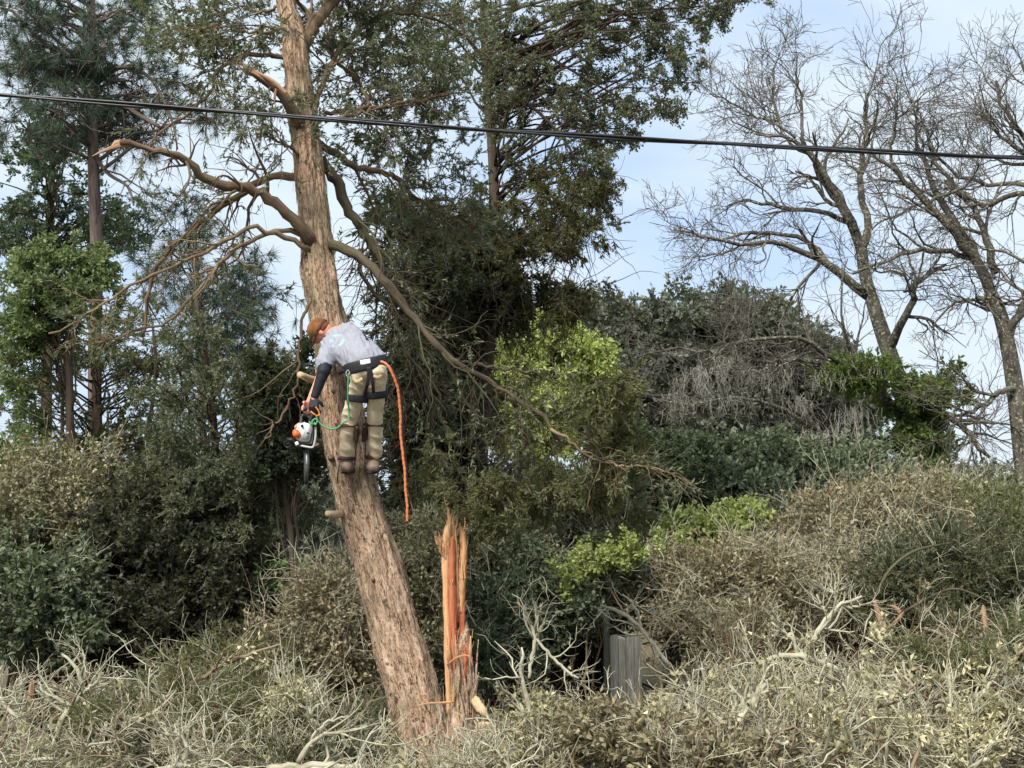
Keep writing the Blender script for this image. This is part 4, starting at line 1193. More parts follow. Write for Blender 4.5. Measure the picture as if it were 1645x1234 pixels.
# ------------------------------------------------------------------ brush piles in front
def brush(name, label, tops, n, leafn, mats, cat='brush pile', nb=6, big=30):
    """tops: rows (Y, [(px, top_y)...]). sticks and dry leaves filling the heap up to that outline"""
    Ys = np.array([t[0] for t in tops])
    Y = R.uniform(Ys.min(), Ys.max(), n)
    lo, hi = max(t[1][0][0] for t in tops), min(t[1][-1][0] for t in tops)
    px = R.uniform(lo, hi, n)
    tp = np.array([[np.interp(x, [q[0] for q in t[1]], [q[1] for q in t[1]]) for t in tops] for x in px])
    ty = np.array([np.interp(y, Ys, r) for y, r in zip(Y, tp)])
    top = np.array([at(a, b, c) for a, b, c in zip(px, ty, Y)])
    h = np.maximum(top[:, 2], .12)
    z = h * (1 - R.uniform(0, 1, n) ** 1.6)
    B = np.stack([top[:, 0], Y, z * .8], -1)
    okb = gate(B, 2.6, .0, 3.) & gate(B, 1.1, -.08, 8.)
    B, h, n = B[okb], h[okb], int(okb.sum())
    d = norm(R.normal(0, 1, (n, 3)) * [1, .8, .5] + [0, 0, .35])
    ln = R.uniform(.35, 1.15, n) * np.clip(h, .25, 1)
    k = 9
    P = np.empty((n, k, 3))
    P[:, 0] = B - d * (ln * .4)[:, None]
    for j in range(1, k):
        d = norm(d + R.normal(0, .2, (n, 3)))
        P[:, j] = P[:, j - 1] + d * (ln / (k - 1))[:, None]
    P[:, :, 2] = np.maximum(P[:, :, 2], .01)
    r0 = .005 + .014 * R.uniform(0, 1, n) ** 2
    Rr = r0[:, None] * np.linspace(1, .4, k)[None]
    a = Acc()
    half = R.random(n) < .6
    tubes(a, P[half], Rr[half], 5, mat=0)
    tubes(a, P[~half], Rr[~half], 5, mat=1)
    b1, r1 = spawn(P, Rr, nb, .1, 1, .75, .3, .6, k=6, wig=.3, up=.03)
    hb = R.random(len(b1)) < .6
    tubes(a, b1[hb], np.maximum(r1[hb], .0028), 4, mat=0)
    tubes(a, b1[~hb], np.maximum(r1[~hb], .0026), 4, mat=1)
    lf = gate(b1[:, 2], 1.5, -.02, 5.) if leafn else None
    b2, r2 = spawn(b1, r1, 2, .3, 1, .7, .14, .7, k=4, wig=.3, up=.03)
    tubes(a, b2, np.maximum(r2, .0019), 3, mat=0)
    # heavier pale limbs lying through the heap
    kb = R.choice(len(B), min(big, len(B)), replace=False)
    dB = norm(R.normal(0, 1, (len(kb), 3)) * [1, .6, .35] + [0, 0, .45])
    PB = np.empty((len(kb), 10, 3))
    PB[:, 0] = B[kb] * [1, 1, .5]
    LB = R.uniform(.4, 1.0, len(kb)) * np.clip(h[kb] * 1.3, .3, 1)
    for j in range(1, 10):
        dB = norm(dB + R.normal(0, .2, (len(kb), 3)))
        PB[:, j] = PB[:, j - 1] + dB * (LB / 9)[:, None]
    RB = R.uniform(.010, .02, len(kb))[:, None] * np.linspace(1, .4, 10)[None]
    tubes(a, PB, RB, 7, mat=0)
    c1, q1 = spawn(PB, RB, 5, .3, 1, .75, .42, .6, k=8, wig=.3, up=.08)
    tubes(a, c1, np.maximum(q1, .004), 5, mat=0)
    c2, q2 = spawn(c1, q1, 3, .3, 1, .7, .22, .6, k=6, wig=.3, up=.06)
    tubes(a, c2, np.maximum(q2, .0028), 4, mat=0)
    if leafn:
        lf = lf & (R.random(len(b1)) < .5) | (R.random(len(b1)) < .05)
        lf2 = np.repeat(lf, 2) & (R.random(len(b2)) < .6)
        leaves(a, b1[lf], leafn, .056, .026, ang=.8, t0=.35, mat=2, fold=.18)
        leaves(a, b2[lf2], max(1, leafn // 2), .052, .024, ang=.8, t0=.3, mat=2, fold=.18)
    return tag(a.build(name, mats), label, cat, kind='stuff')


mA = [M['stick'], M['stick2'], M['drybrush']]
mB = [M['stick'], M['stick2'], M['drybrush2']]
brush('brush_pile', 'tan tangle of cut branches and dry leaves at the bottom left', [(10.2, [(-200, 1215), (150, 1200), (400, 1215), (610, 1255)]), (11.5, [(-200, 1140), (100, 1130), (300, 1150), (500, 1190), (610, 1250)]), (13.4, [(-200, 1085), (100, 1080), (300, 1075), (480, 1100), (610, 1150)])], 950, 7, mB, big=18)
brush('brush_pile', 'low olive tangle of twigs just left of the trunk foot', [(11.0, [(360, 1195), (540, 1200), (610, 1250)]), (12.8, [(360, 1120), (520, 1100), (610, 1170)])], 380, 6, mB, big=14)
brush('brush_pile', 'low dry leaf litter and twigs around the foot of the stump', [(9.6, [(560, 1275), (700, 1262), (860, 1240)]), (11.6, [(560, 1255), (640, 1252), (740, 1244), (800, 1205), (860, 1165)])], 260, 8, mA, big=6)
brush('brush_pile', 'large pale brush heap with dry leaves filling the bottom right', [(9.8, [(760, 1232), (900, 1190), (1200, 1170), (1500, 1165), (1850, 1160)]), (11.3, [(760, 1205), (850, 1150), (960, 1165), (1040, 1160), (1250, 1090), (1500, 1080), (1850, 1070)]), (13.2, [(760, 1180), (850, 1110), (950, 1150), (1040, 1150), (1090, 1080), (1250, 1010), (1400, 985), (1600, 1010), (1850, 1015)])], 2200, 9, mA, big=85)
brush('brush_pile', 'darker brown brush behind the pale heap at the right', [(13.3, [(1060, 1060), (1250, 985), (1450, 975), (1850, 1000)]), (14.6, [(1060, 1030), (1200, 975), (1400, 960), (1850, 980)])], 650, 8, [M['stick2'], M['stick'], M['drybrush2']])


shrub('fallen green cedar bough lying at the left of the trunk foot', [(550, 1190, 11.6, 46, 24, .3), (580, 1165, 12.2, 26, 26, .25), (520, 1215, 11.2, 60, 16, .3)], 'cedar', M['cedar'], M['stick2'], 120, size=.8, ln=.2, stems=12, Yb=11.8)
shrub('low olive green growth spreading through the middle of the left brush', [(300, 1110, 12.6, 90, 26, .4), (390, 1140, 12.2, 80, 26, .4), (230, 1160, 11.8, 90, 20, .3), (430, 1190, 11.4, 80, 18, .3)], 'cedar', M['olive'], M['stick2'], 260, size=.75, ln=.2, stems=20, Yb=12.2)
shrub('patch of orange brown curled leaves low in the right brush heap', [(1040, 1195, 10.4, 70, 22, .3), (1130, 1205, 10.2, 70, 18, .3), (960, 1170, 10.8, 50, 18, .3)], 'small', M['brown'], M['stick2'], 170, size=1.1, ln=.18, stems=14, Yb=10.4)
shrub('olive leafed bough sunk in the far right of the brush heap', [(1590, 1080, 11.6, 60, 30, .3), (1500, 1060, 12.0, 50, 24, .3), (1640, 1040, 12.2, 40, 30, .3)], 'cedar', M['olive'], M['stick2'], 150, size=.8, ln=.2, stems=16, Yb=11.8)
shrub('small cream leafed sprig standing in the left brush', [(465, 1140, 11.6, 24, 22, .15), (445, 1165, 11.5, 20, 16, .15)], 'broad', M['drybrush'], M['stick'], 40, size=.6, ln=.14, stems=8, Yb=11.6)
shrub('cream leafed sprigs at the lower right corner', [(1530, 1190, 10.4, 60, 26, .25), (1440, 1170, 10.6, 30, 20, .2), (1600, 1150, 10.8, 30, 30, .2)], 'broad', M['drybrush'], M['stick'], 90, size=.6, ln=.14, stems=10, Yb=10.6)


# single bare branches that stand out
def cut_branch(label, limbs, Y, n1=6, l1=.4, mat='stick', leafn=0, w=1.25):
    base = at(limbs[0][0][0], limbs[0][0][1], Y)
    th = empty('cut_branch', base, label, 'branch')
    for l in limbs:
        ws = tw = Acc()
        P, Rr = trace([(p[0], p[1], Y + (p[3] if len(p) > 3 else 0), p[2] * w) for p in l], 14, wig=.006)
        tubes(ws, P, Rr, 8)
        b1, r1 = spawn(P[None], Rr[None], n1, .25, 1, .7, l1, .6, k=7, wig=.25, up=.06)
        b2, r2 = spawn(b1, r1, 4, .2, 1, .7, l1 * .45, .6, k=5, wig=.28, up=.04)
        tubes(tw, b1, np.maximum(r1, .002), 4)
        tubes(tw, b2, np.maximum(r2, .0016), 3)
        if leafn:
            leaves(tw, b2, leafn, .042, .02, mat=1, fold=.18)
        ws.build('stem', [M[mat], M['drybrush']], th, True)


cut_branch('bare white forked sapling in the brush at the lower left', [[(88, 1195, 11), (98, 1160, 9), (118, 1130, 8), (130, 1115, 7), (128, 1085, 6), (112, 1062, 4), (98, 1050, 3)], [(112, 1135, 6), (90, 1122, 5), (68, 1110, 4), (62, 1095, 2)], [(130, 1115, 5), (152, 1098, 4), (165, 1080, 3)], [(128, 1090, 4), (135, 1060, 3), (128, 1040, 2)]], 11.9)
cut_branch('short bare white forked branch at the left edge of the picture', [[(34, 1180, 8), (30, 1160, 7), (14, 1140, 6), (2, 1120, 5), (-8, 1095, 4)], [(14, 1140, 4), (22, 1115, 3), (28, 1090, 2)]], 11.8)
cut_branch('thick forked pale branch with a torn top in the right brush heap', [[(1178, 1210, 15), (1186, 1170, 14), (1205, 1135, 13), (1220, 1112, 10), (1232, 1098, 5)], [(1182, 1185, 9), (1160, 1160, 7), (1140, 1145, 5), (1120, 1130, 4), (1105, 1095, 3)], [(1186, 1165, 7), (1178, 1140, 5), (1182, 1120, 4), (1172, 1100, 2)]], 10.6)
cut_branch('pale forked branch rising highest from the right brush heap', [[(1285, 1065, 8), (1300, 1040, 8), (1325, 1000, 7), (1345, 975, 6), (1360, 968, 4), (1385, 958, 3)], [(1345, 975, 5), (1340, 955, 4), (1330, 945, 2)], [(1330, 990, 4), (1318, 970, 3), (1312, 955, 2)], [(1350, 972, 4), (1372, 976, 3), (1395, 970, 2)]], 12.6)
cut_branch('long arching grey branch lying across the right brush heap', [[(1350, 1078, 9), (1315, 1065, 8), (1285, 1055, 8), (1245, 1055, 7), (1230, 1062, 5), (1224, 1090, 4)], [(1285, 1055, 5), (1270, 1025, 4), (1240, 1000, 3)]], 12.3)
cut_branch('pale greenish sticks fanning out at the lower right', [[(1525, 1165, 7), (1560, 1130, 6), (1585, 1105, 5), (1605, 1075, 3)], [(1530, 1170, 5), (1570, 1140, 5), (1610, 1110, 4), (1650, 1085, 3)], [(1525, 1160, 6), (1528, 1120, 5), (1526, 1085, 4)]], 11)
cut_branch('upright pale stick in the brush right of the stump', [[(858, 1215, 7), (855, 1170, 7), (845, 1120, 6), (838, 1080, 5), (842, 1060, 4), (838, 1040, 2)]], 11.2)
cut_branch('curved grey branch arching over the grey planks', [[(1075, 1070, 5), (1040, 1025, 5), (1015, 995, 5), (990, 982, 5), (965, 972, 3)], [(1030, 1010, 3), (1020, 975, 3), (1000, 955, 2)]], 13)
cut_branch('hooked bare branch standing left of the grey planks', [[(850, 1090, 4), (855, 1050, 5), (858, 1020, 5), (848, 1000, 4), (842, 985, 3), (845, 978, 2)], [(858, 1025, 4), (880, 1050, 4), (905, 1075, 4), (930, 1090, 3)], [(858, 1025, 3), (875, 1000, 2)]], 12.6)
cut_branch('long lichen covered log with bare side sticks at the bottom edge', [[(430, 1236, 11), (500, 1230, 10), (580, 1236, 8)], [(480, 1225, 8), (490, 1205, 7), (520, 1180, 5), (560, 1175, 4), (590, 1165, 3)], [(500, 1200, 5), (505, 1180, 4), (530, 1160, 3), (560, 1150, 2)]], 10.6)
cut_branch('pale fallen limb lying at the bottom left edge', [[(250, 1240, 10), (300, 1228, 9), (350, 1230, 7)], [(290, 1228, 6), (300, 1200, 5), (280, 1175, 4), (250, 1160, 3)]], 10.4)
cut_branch('leafy olive branch lying across the left brush', [[(280, 1120, 6), (340, 1080, 5), (400, 1050, 4), (450, 1035, 3)]], 12.4, mat='stick2', leafn=3)
# torn standing stubs
for label, pts, mm in (('small torn orange stub in the brush at the lower left', [(48, 1145, 12, 7), (50, 1110, 12, 8), (52, 1090, 12, 2)], 'rawwood'),
                       ('reddish torn stub standing in the right brush heap', [(1420, 1015, 14, 10), (1410, 985, 14, 8), (1403, 962, 14, 2)], 'rawwood'),
                       ('thin reddish torn stub near the right edge', [(1583, 1020, 13.4, 5), (1581, 995, 13.4, 6), (1579, 972, 13.4, 2)], 'rawwood')):
    a = Acc()
    shard(a, pts, .8)
    shard(a, [(p[0] + 3, p[1] + 2, p[2], p[3] * .6) for p in pts], .8)
    if 'right brush' in label:
        shard(a, [(1425, 1012, 14, 5), (1440, 998, 13.9, 6), (1452, 984, 13.9, 5), (1460, 980, 13.9, 1)], .8)
        shard(a, [(1446, 984, 13.9, 7), (1438, 976, 13.9, 5), (1425, 972, 13.9, 1)], .8)
    tag(a.build('torn_stub', M[mm]), label, 'branch stub')
P, Rr = trace([(1640, 1000, 14.2, 2), (1590, 968, 14.1, 3), (1535, 946, 14, 4), (1490, 962, 13.9, 5), (1452, 984, 13.9, 6)], 14)
a = Acc()
tubes(a, P, Rr, 8)
tag(a.build('fallen_limb', M['limb_olive']), 'dark thin limb arching down to the reddish torn stub at the right', 'branch')
a = Acc()
P, Rr = trace([(1405, 960, 14, 4), (1430, 915, 14, 5), (1470, 885, 14.1, 5), (1530, 872, 14.2, 3)], 14)
tubes(a, P, Rr, 8)
tag(a.build('fallen_limb', M['limb_olive']), 'slim limb arching up over the cedar bush at the right', 'branch')

# ------------------------------------------------------------------ the climber
def organic(name, segs, ells, mat, parent, voxel=.007, smooth=4, fn=None, iters_sub=0):
    """segs: (p,q,r0,r1[,flat vector, factor]) tapered capsules; ells: (centre, (ax,ay,az vectors)); merged by voxel remesh into ONE surface"""
    bm = bmesh.new()

    def ball(c, B):
        ret = bmesh.ops.create_icosphere(bm, subdivisions=3 if max(b.length for b in B) > .05 else 2, radius=1)
        for v in ret['verts']:
            v.co = Vector(c) + B[0] * v.co.x + B[1] * v.co.y + B[2] * v.co.z

    for sg in segs:
        p, q, r0, r1 = Vector(sg[0]), Vector(sg[1]), sg[2], sg[3]
        n = max(2, int((q - p).length / (min(r0, r1) * .45)) + 1)
        for i in range(n + 1):
            u = i / n
            r = r0 + (r1 - r0) * u
            ball(p.lerp(q, u), (Vector((r, 0, 0)), Vector((0, r, 0)), Vector((0, 0, r))))
    for c, B in ells:
        ball(c, [Vector(b) for b in B])
    me = bpy.data.meshes.new(name + '_raw')
    bm.to_mesh(me)
    bm.free()
    o = bpy.data.objects.new(name + '_raw', me)
    COL.objects.link(o)
    md = o.modifiers.new('r', 'REMESH')
    md.mode = 'VOXEL'
    md.voxel_size = voxel
    sm = o.modifiers.new('s', 'SMOOTH')
    sm.iterations = smooth
    sm.factor = .5
    dg = bpy.context.evaluated_depsgraph_get()
    m2 = bpy.data.meshes.new_from_object(o.evaluated_get(dg))
    bpy.data.objects.remove(o)
    m2.name = name
    n = len(m2.vertices)
    co = np.empty(n * 3)
    m2.vertices.foreach_get('co', co)
    co = co.reshape(-1, 3)
    if fn:
        no = np.array([v.normal[:] for v in m2.vertices])
        co = fn(co, no)
    loc = np.zeros(3)
    pp = parent
    while pp is not None:
        loc += np.array(pp.location)
        pp = pp.parent
    m2.vertices.foreach_set('co', (co - loc).ravel())
    m2.polygons.foreach_set('use_smooth', np.ones(len(m2.polygons), bool))
    m2.materials.clear()
    m2.materials.append(mat)
    r = bpy.data.objects.new(name, m2)
    COL.objects.link(r)
    r.parent = parent
    return r


def folds(direction, freq, amp, seed=0., w=None):
    """cloth creases running across 'direction' """
    d = Vector(direction).normalized()

    def fn(co, no):
        out = co.copy()
        for i in range(len(co)):
            v = Vector(co[i])
            a = v.dot(d)
            q = (v - d * a) * freq * .32 + d * a * freq + Vector((seed, seed, 0))
            h = 1 - 2 * abs(mnoise.noise(q))
            h2 = mnoise.noise(q * 2.1 + Vector((5, 5, 5)))
            out[i] += no[i] * amp * (h + .5 * h2 - .4)
        return out
    return fn


def V3(px, py, Y):
    return Vector(at(px, py, Y))


Mskin = plain('weathered_skin', (206, 150, 124), .55, (188, 126, 102), nscale=40)
Mshirt, t, o_, L = newmat('pale_grey_cotton')
g = nd(t, 'ShaderNodeNewGeometry')
base_c = mixc(t, ramp(t, tnoise(t, g.outputs['Position'], 90, 3), .4, .6), lin(138, 140, 150), lin(146, 147, 157))


def blobmask(centre, rad, soft=.25, dist=.0):
    vm = nd(t, 'ShaderNodeVectorMath', operation='SUBTRACT')
    L(g.outputs['Position'], vm.inputs[0])
    vm.inputs[1].default_value = tuple(centre)
    dv = nd(t, 'ShaderNodeVectorMath', operation='DIVIDE')
    L(vm.outputs[0], dv.inputs[0])
    dv.inputs[1].default_value = rad
    ln = nd(t, 'ShaderNodeVectorMath', operation='LENGTH')
    L(dv.outputs[0], ln.inputs[0])
    return ln.outputs['Value']


m1 = blobmask(V3(541, 546, 11.95), (.062, .3, .062))
ring = ramp(t, m1, .5, .62)
ring2 = ramp(t, m1, .95, 1.05, (1, 1, 1, 1), (0, 0, 0, 1))
tn = ramp(t, tnoise(t, g.outputs['Position'], 34, 3), .44, .6)
mul = nd(t, 'ShaderNodeMath', operation='MULTIPLY')
L(ring, mul.inputs[0])
L(ring2, mul.inputs[1])
mul2 = nd(t, 'ShaderNodeMath', operation='MULTIPLY')
L(mul.outputs[0], mul2.inputs[0])
L(tn, mul2.inputs[1])
col = mixc(t, mul2.outputs[0], base_c, lin(146, 182, 190))
m2_ = blobmask(V3(556, 541, 12.0), (.085, .3, .03))
arc = ramp(t, m2_, .8, 1.0, (1, 1, 1, 1), (0, 0, 0, 1))
wv = ramp(t, tnoise(t, g.outputs['Position'], 120, 1), .5, .54)
mul3 = nd(t, 'ShaderNodeMath', operation='MULTIPLY')
L(arc, mul3.inputs[0])
L(wv, mul3.inputs[1])
mul4 = nd(t, 'ShaderNodeMath', operation='MULTIPLY')
L(mul3.outputs[0], mul4.inputs[0])
mul4.inputs[1].default_value = .55
col = mixc(t, mul4.outputs[0], col, lin(150, 150, 168))
p_ = nd(t, 'ShaderNodeBsdfPrincipled')
p_.inputs['Roughness'].default_value = .85
L(col, p_.inputs[0])
L(p_.outputs[0], o_.inputs[0])

Mblack = plain('black_stretch_fabric', (26, 30, 40), .7, (18, 20, 28))
Mweb = plain('black_webbing', (24, 24, 32), .7, (34, 34, 44), nscale=200)
Mkhaki = plain('khaki_work_cotton', (224, 208, 182), .85, (202, 184, 154), nscale=24)
Mboot = plain('dusty_tan_boot', (150, 128, 112), .8, (112, 92, 80), nscale=30)
Mcap = plain('brown_cap_cloth', (136, 88, 44), .8, (98, 60, 30), nscale=14)
Mcapd = plain('dark_brown_cap_band', (84, 50, 28), .8)
Mleather = plain('dark_brown_leather', (74, 46, 42), .55, (52, 32, 30), nscale=40)
Msteel = plain('dull_steel', (120, 120, 118), .4, (84, 84, 82), metal=.7)
Mwhite = plain('white_label', (240, 240, 240), .5, (226, 226, 230))
Mbeard = plain('reddish_beard', (140, 76, 48), .9, (104, 54, 36), nscale=120, bump=.6)

hipL, hipR = V3(577, 604, 11.93), V3(605, 601, 11.93)
kneeL, kneeR = V3(561, 677, 12.14), V3(602, 676, 12.16)
ankL, ankR = V3(556, 739, 12.33), V3(600, 737, 12.36)
pel = V3(589, 592, 11.94)
shL, shR = V3(532, 559, 12.05), V3(560, 537, 12.26)
neck = V3(537, 541, 12.16)
head = V3(515.5, 532, 12.17)
crown_d = Vector((-.86, 0, .5)).normalized()
face_d = Vector((-.5, .28, -.82))
face_d = (face_d - crown_d * face_d.dot(crown_d)).normalized()
left_d = crown_d.cross(face_d).normalized()
man = empty('person', V3(580, 757, 12.3), 'climber in grey shirt, khaki trousers and brown cap bending left on the leaning trunk', 'person')

# arms
elL = V3(520, 597, 11.93)
wrL = V3(504.5, 640, 11.93)
elR = V3(516, 603, 12.17)
wrR = V3(497, 646, 12.04)
segs = [(neck, head, .055, .06), (shL, elL, .052, .043), (elL, wrL, .043, .027), (shR, elR, .05, .042), (elR, wrR, .042, .027),
        (pel, neck.lerp(shR, .3), .10, .085), (hipL, kneeL, .066, .048), (kneeL, ankL, .046, .032), (hipR, kneeR, .066, .048), (kneeR, ankR, .046, .032), (hipL, hipR, .07, .07),
        (ankL, V3(554, 752, 12.42), .033, .03), (ankR, V3(599, 752, 12.44), .033, .03)]
H = .082
ells = [(head, (left_d * H * .88, face_d * H * 1.12, crown_d * H * 1.2)),
        (head + face_d * H * .45 - crown_d * H * .65, (left_d * H * .62, face_d * H * .62, crown_d * H * .62)),
        (head + face_d * H * 1.12 - crown_d * H * .15, (left_d * .011, face_d * .02, crown_d * .024)),
        (head + face_d * H * 1.0 + crown_d * H * .22, (left_d * .045, face_d * .012, crown_d * .01)),
        (head + face_d * H * .95 - crown_d * H * .62, (left_d * .022, face_d * .014, crown_d * .008)),
        (head + face_d * H * .8 - crown_d * H * .98, (left_d * .022, face_d * .02, crown_d * .018)),
        (head + left_d * H * .92 - crown_d * H * .18 - face_d * H * .05, (left_d * .008, face_d * .019, crown_d * .03)),
        (head - left_d * H * .92 - crown_d * H * .18 - face_d * H * .05, (left_d * .008, face_d * .019, crown_d * .03))]


def hand(wr, along, palm_n, curl, segs, s=1., thumb=1):
    """palm and five fingers; 'along' from wrist to knuckles, palm faces palm_n, fingers curl toward palm_n"""
    along = along.normalized()
    palm_n = (palm_n - along * palm_n.dot(along)).normalized()
    side = along.cross(palm_n).normalized() * thumb
    for q in (-.028, -.01, .01, .028):
        segs.append((wr + side * q * .5, wr + along * .075 * s + side * q, .016 * s, .0135 * s))
    for q, ln_ in ((-.031, .8), (-.0105, 1.0), (.0105, 1.0), (.031, .9)):
        a = wr + along * .082 * s + side * q
        d = along
        for j, l in enumerate((.036, .026, .02)):
            d = (d * math.cos(curl) + palm_n * math.sin(curl)).normalized()
            d = (d * 1.0).normalized()
            b = a + d * l * ln_ * s
            segs.append((a, b, .0095 * s, .0085 * s))
            a = b
            palm2 = palm_n
            along2 = d
            # keep curling in the same plane
            palm_n_ = (palm_n - d * palm_n.dot(d))
            if palm_n_.length > 1e-4:
                pass
            d = (d * math.cos(curl) + (palm_n * math.cos((j + 1) * curl) - along * math.sin((j + 1) * curl)) * math.sin(curl)).normalized() if j < 2 else d
            d = d
    tb = wr + along * .028 * s + side * .03
    t1 = tb + (side * .8 + along * .5 + palm_n * .5).normalized() * .034 * s
    t2 = t1 + (side * .1 + along * .6 + palm_n * .8).normalized() * .028 * s
    segs.append((tb, t1, .0125 * s, .0105 * s))
    segs.append((t1, t2, .0105 * s, .0085 * s))


gripR = V3(489, 668, 11.98)
gripL = V3(504, 661, 11.9)
hand(wrR, V3(488, 662, 12.0) - wrR, Vector((.5, -.7, -.2)), .75, segs, 1.0, 1)
hand(wrL, V3(504, 658, 11.9) - wrL, Vector((.2, .9, 0)), .8, segs, .95, 1)
body = organic('body', segs, ells, Mskin, man, voxel=.0055, smooth=2)

# shirt
dirsp = (neck - pel)
sh_segs = [(pel + Vector((-.03, .0, .05)), neck.lerp(pel, .12), .12, .10), (V3(578, 586, 11.97), shL.lerp(neck, .15), .105, .09), (V3(599, 580, 11.99), shR.lerp(neck, .1), .108, .10),
           (shL, V3(521, 585, 11.97), .083, .070), (shR, V3(520, 578, 12.17), .075, .062), (V3(588, 577, 11.98), V3(560, 545, 12.12), .115, .12),
           (neck + Vector((.02, 0, -.01)), neck.lerp(head, .12), .075, .064)]
sf1 = folds((1, -.2, .6), 26, .010, 2.)
shirt = organic('shirt', sh_segs, [], Mshirt, man, voxel=.0065, smooth=6, fn=sf1)
# sleeve of the black under layer (left) - long black arm sleeve
organic('arm_sleeve', [(V3(522, 588, 11.95), elL, .056, .052), (elL, V3(506, 636, 11.93), .05, .034)], [], Mblack, man, voxel=.006, smooth=3, fn=folds((.3, 0, 1), 15, .003, 1.))
# glove of the near hand
organic('glove', [s for s in segs[-200:] if (Vector(s[0]) - wrL).length < .19 and (Vector(s[1]) - wrL).length < .2 and s[2] < .0165 and (Vector(s[0]) - wrR).length > (Vector(s[0]) - wrL).length] and
        [(a_, b_, r_ + .0035, q_ + .0035) for a_, b_, r_, q_ in [s[:4] for s in segs] if (Vector(a_) - wrL).length < .19 and r_ < .0165 and (Vector(a_) - wrR).length > (Vector(a_) - wrL).length] or [(wrL, gripL, .03, .03)],
        [], Mblack, man, voxel=.005, smooth=1)

# trousers
p_segs = [(hipL, kneeL, .082, .062), (hipR, kneeR, .083, .062), (kneeL, V3(557, 728, 12.29), .062, .056), (kneeR, V3(603, 727, 12.31), .062, .054),
          (V3(578, 592, 11.95), V3(601, 588, 11.95), .098, .098), (V3(579, 600, 11.92), V3(603, 597, 11.92), .088, .088)]
organic('trousers', p_segs, [], Mkhaki, man, voxel=.0065, smooth=5, fn=folds((0.35, .2, 1), 13, .011, 4.))


# boots
def boot(ank, toe, heel, nm='boot'):
    d = (toe - heel).normalized()
    sd_ = Vector((0, 0, 1)).cross(d).normalized()
    segs_ = [(ank, heel, .05, .05), (heel, toe, .05, .042), (ank + Vector((0, 0, .02)), heel.lerp(toe, .4), .052, .05)]
    b = organic(nm, segs_, [], Mboot, man, voxel=.006, smooth=3)
    a_ = Acc()
    lo = heel.lerp(toe, -.18) - Vector((0, 0, .045))
    hi = heel.lerp(toe, 1.1) - Vector((0, 0, .045))
    P_ = np.linspace(lo[:], hi[:], 8)
    R_ = np.array([.02, .046, .05, .046, .044, .048, .046, .02])
    th_ = np.linspace(0, 2 * np.pi, 12, endpoint=False)
    V_ = P_[:, None] + R_[:, None, None] * (np.array(sd_)[None, None] * np.cos(th_)[None, :, None] + np.array([0, 0, .3])[None, None] * np.sin(th_)[None, :, None])
    i_ = (np.arange(7) * 12)[:, None]
    aa_ = np.arange(12)[None]
    bb_ = (aa_ + 1) % 12
    a_.add(V_, np.stack([i_ + aa_, i_ + bb_, i_ + 12 + bb_, i_ + 12 + aa_], -1))
    so = a_.build('sole', plain('rubber_sole', (58, 52, 48), .8), man)
    so.parent = b
    so.location = (0, 0, 0)
    return b


boot(ankL + Vector((0, 0, .0)), V3(562, 749, 12.45), V3(556, 750, 12.30))
boot(ankR + Vector((0, 0, .0)), V3(594, 748, 12.46), V3(600, 750, 12.31))


def strap(name, pts, r, mat, parent, closed=False, k=40, flat=.35, axis=None):
    """flat band following points; r half width (m)"""
    C = [np.array(p) for p in pts]
    if closed:
        C = C + [C[0]]
    Q = catmull(np.array(C), k)
    T_ = norm(np.gradient(Q, axis=0))
    ax = np.array(axis if axis is not None else (0, 0, 1.))
    A_ = norm(ax - T_ * (T_ @ ax)[:, None])
    B_ = np.cross(T_, A_)
    th_ = np.linspace(0, 2 * np.pi, 10, endpoint=False)
    cs = np.sign(np.cos(th_)) * np.abs(np.cos(th_)) ** .5
    V_ = Q[:, None] + r * (A_[:, None] * cs[None, :, None] + flat * B_[:, None] * np.sin(th_)[None, :, None])
    kk = len(Q)
    i_ = (np.arange(kk - 1) * 10)[:, None]
    aa_ = np.arange(10)[None]
    bb_ = (aa_ + 1) % 10
    bkv = np.stack(np.broadcast_arrays(r * np.cos(th_), r * np.sin(th_), np.arange(kk)[:, None] * .02 + 0 * th_), -1)
    q_ = np.stack([i_ + aa_, i_ + bb_, i_ + 10 + bb_, i_ + 10 + aa_], -1).reshape(-1, 4)
    e = (kk - 1) * 10
    caps = [(0, j + 1, j, j) for j in range(1, 9)] + [(e, e + j, e + j + 1, e + j + 1) for j in range(1, 9)]
    return Acc().add(V_, np.concatenate([q_, caps]), bkv).build(name, mat, parent, True)


def ring(c, u, v, a, b, n=14, ph=0.):
    return [Vector(c) + Vector(u).normalized() * a * math.cos(t_ + ph) + Vector(v).normalized() * b * math.sin(t_ + ph) for t_ in np.linspace(0, 2 * math.pi, n, endpoint=False)]


# safety harness as one part: belt, seat straps, thigh loops
har = strap('harness_belt', ring(V3(588, 587, 11.96), (1, 0, .26), (0, 1, .1), .166, .142), .047, Mweb, man, True, 48, .22, (-.22, 0, 1))
lb = strap('belt_label', [V3(579, 583, 11.815), V3(587, 581.5, 11.808), V3(595, 580, 11.812)], .019, Mwhite, har, False, 8, .25, (-.1, 0, 1))
strap('seat_strap', [V3(592, 590, 11.81), V3(592, 603, 11.825), V3(590, 618, 11.85), V3(586, 634, 11.92)], .013, Mweb, har, False, 18, .3, (1, 0, 0))
strap('seat_strap', [V3(593, 590, 11.81), V3(597, 603, 11.825), V3(599, 618, 11.85), V3(600, 632, 11.9)], .013, Mweb, har, False, 18, .3, (1, 0, 0))
strap('thigh_loop', ring(V3(574, 638, 12.03), (1, 0, -.14), (0, 1, .25), .094, .094), .029, Mweb, har, True, 36, .25, (.1, -.2, 1))
strap('thigh_loop', ring(V3(603, 633, 12.03), (1, 0, .04), (0, 1, .25), .094, .096), .029, Mweb, har, True, 36, .25, (0, -.2, 1))
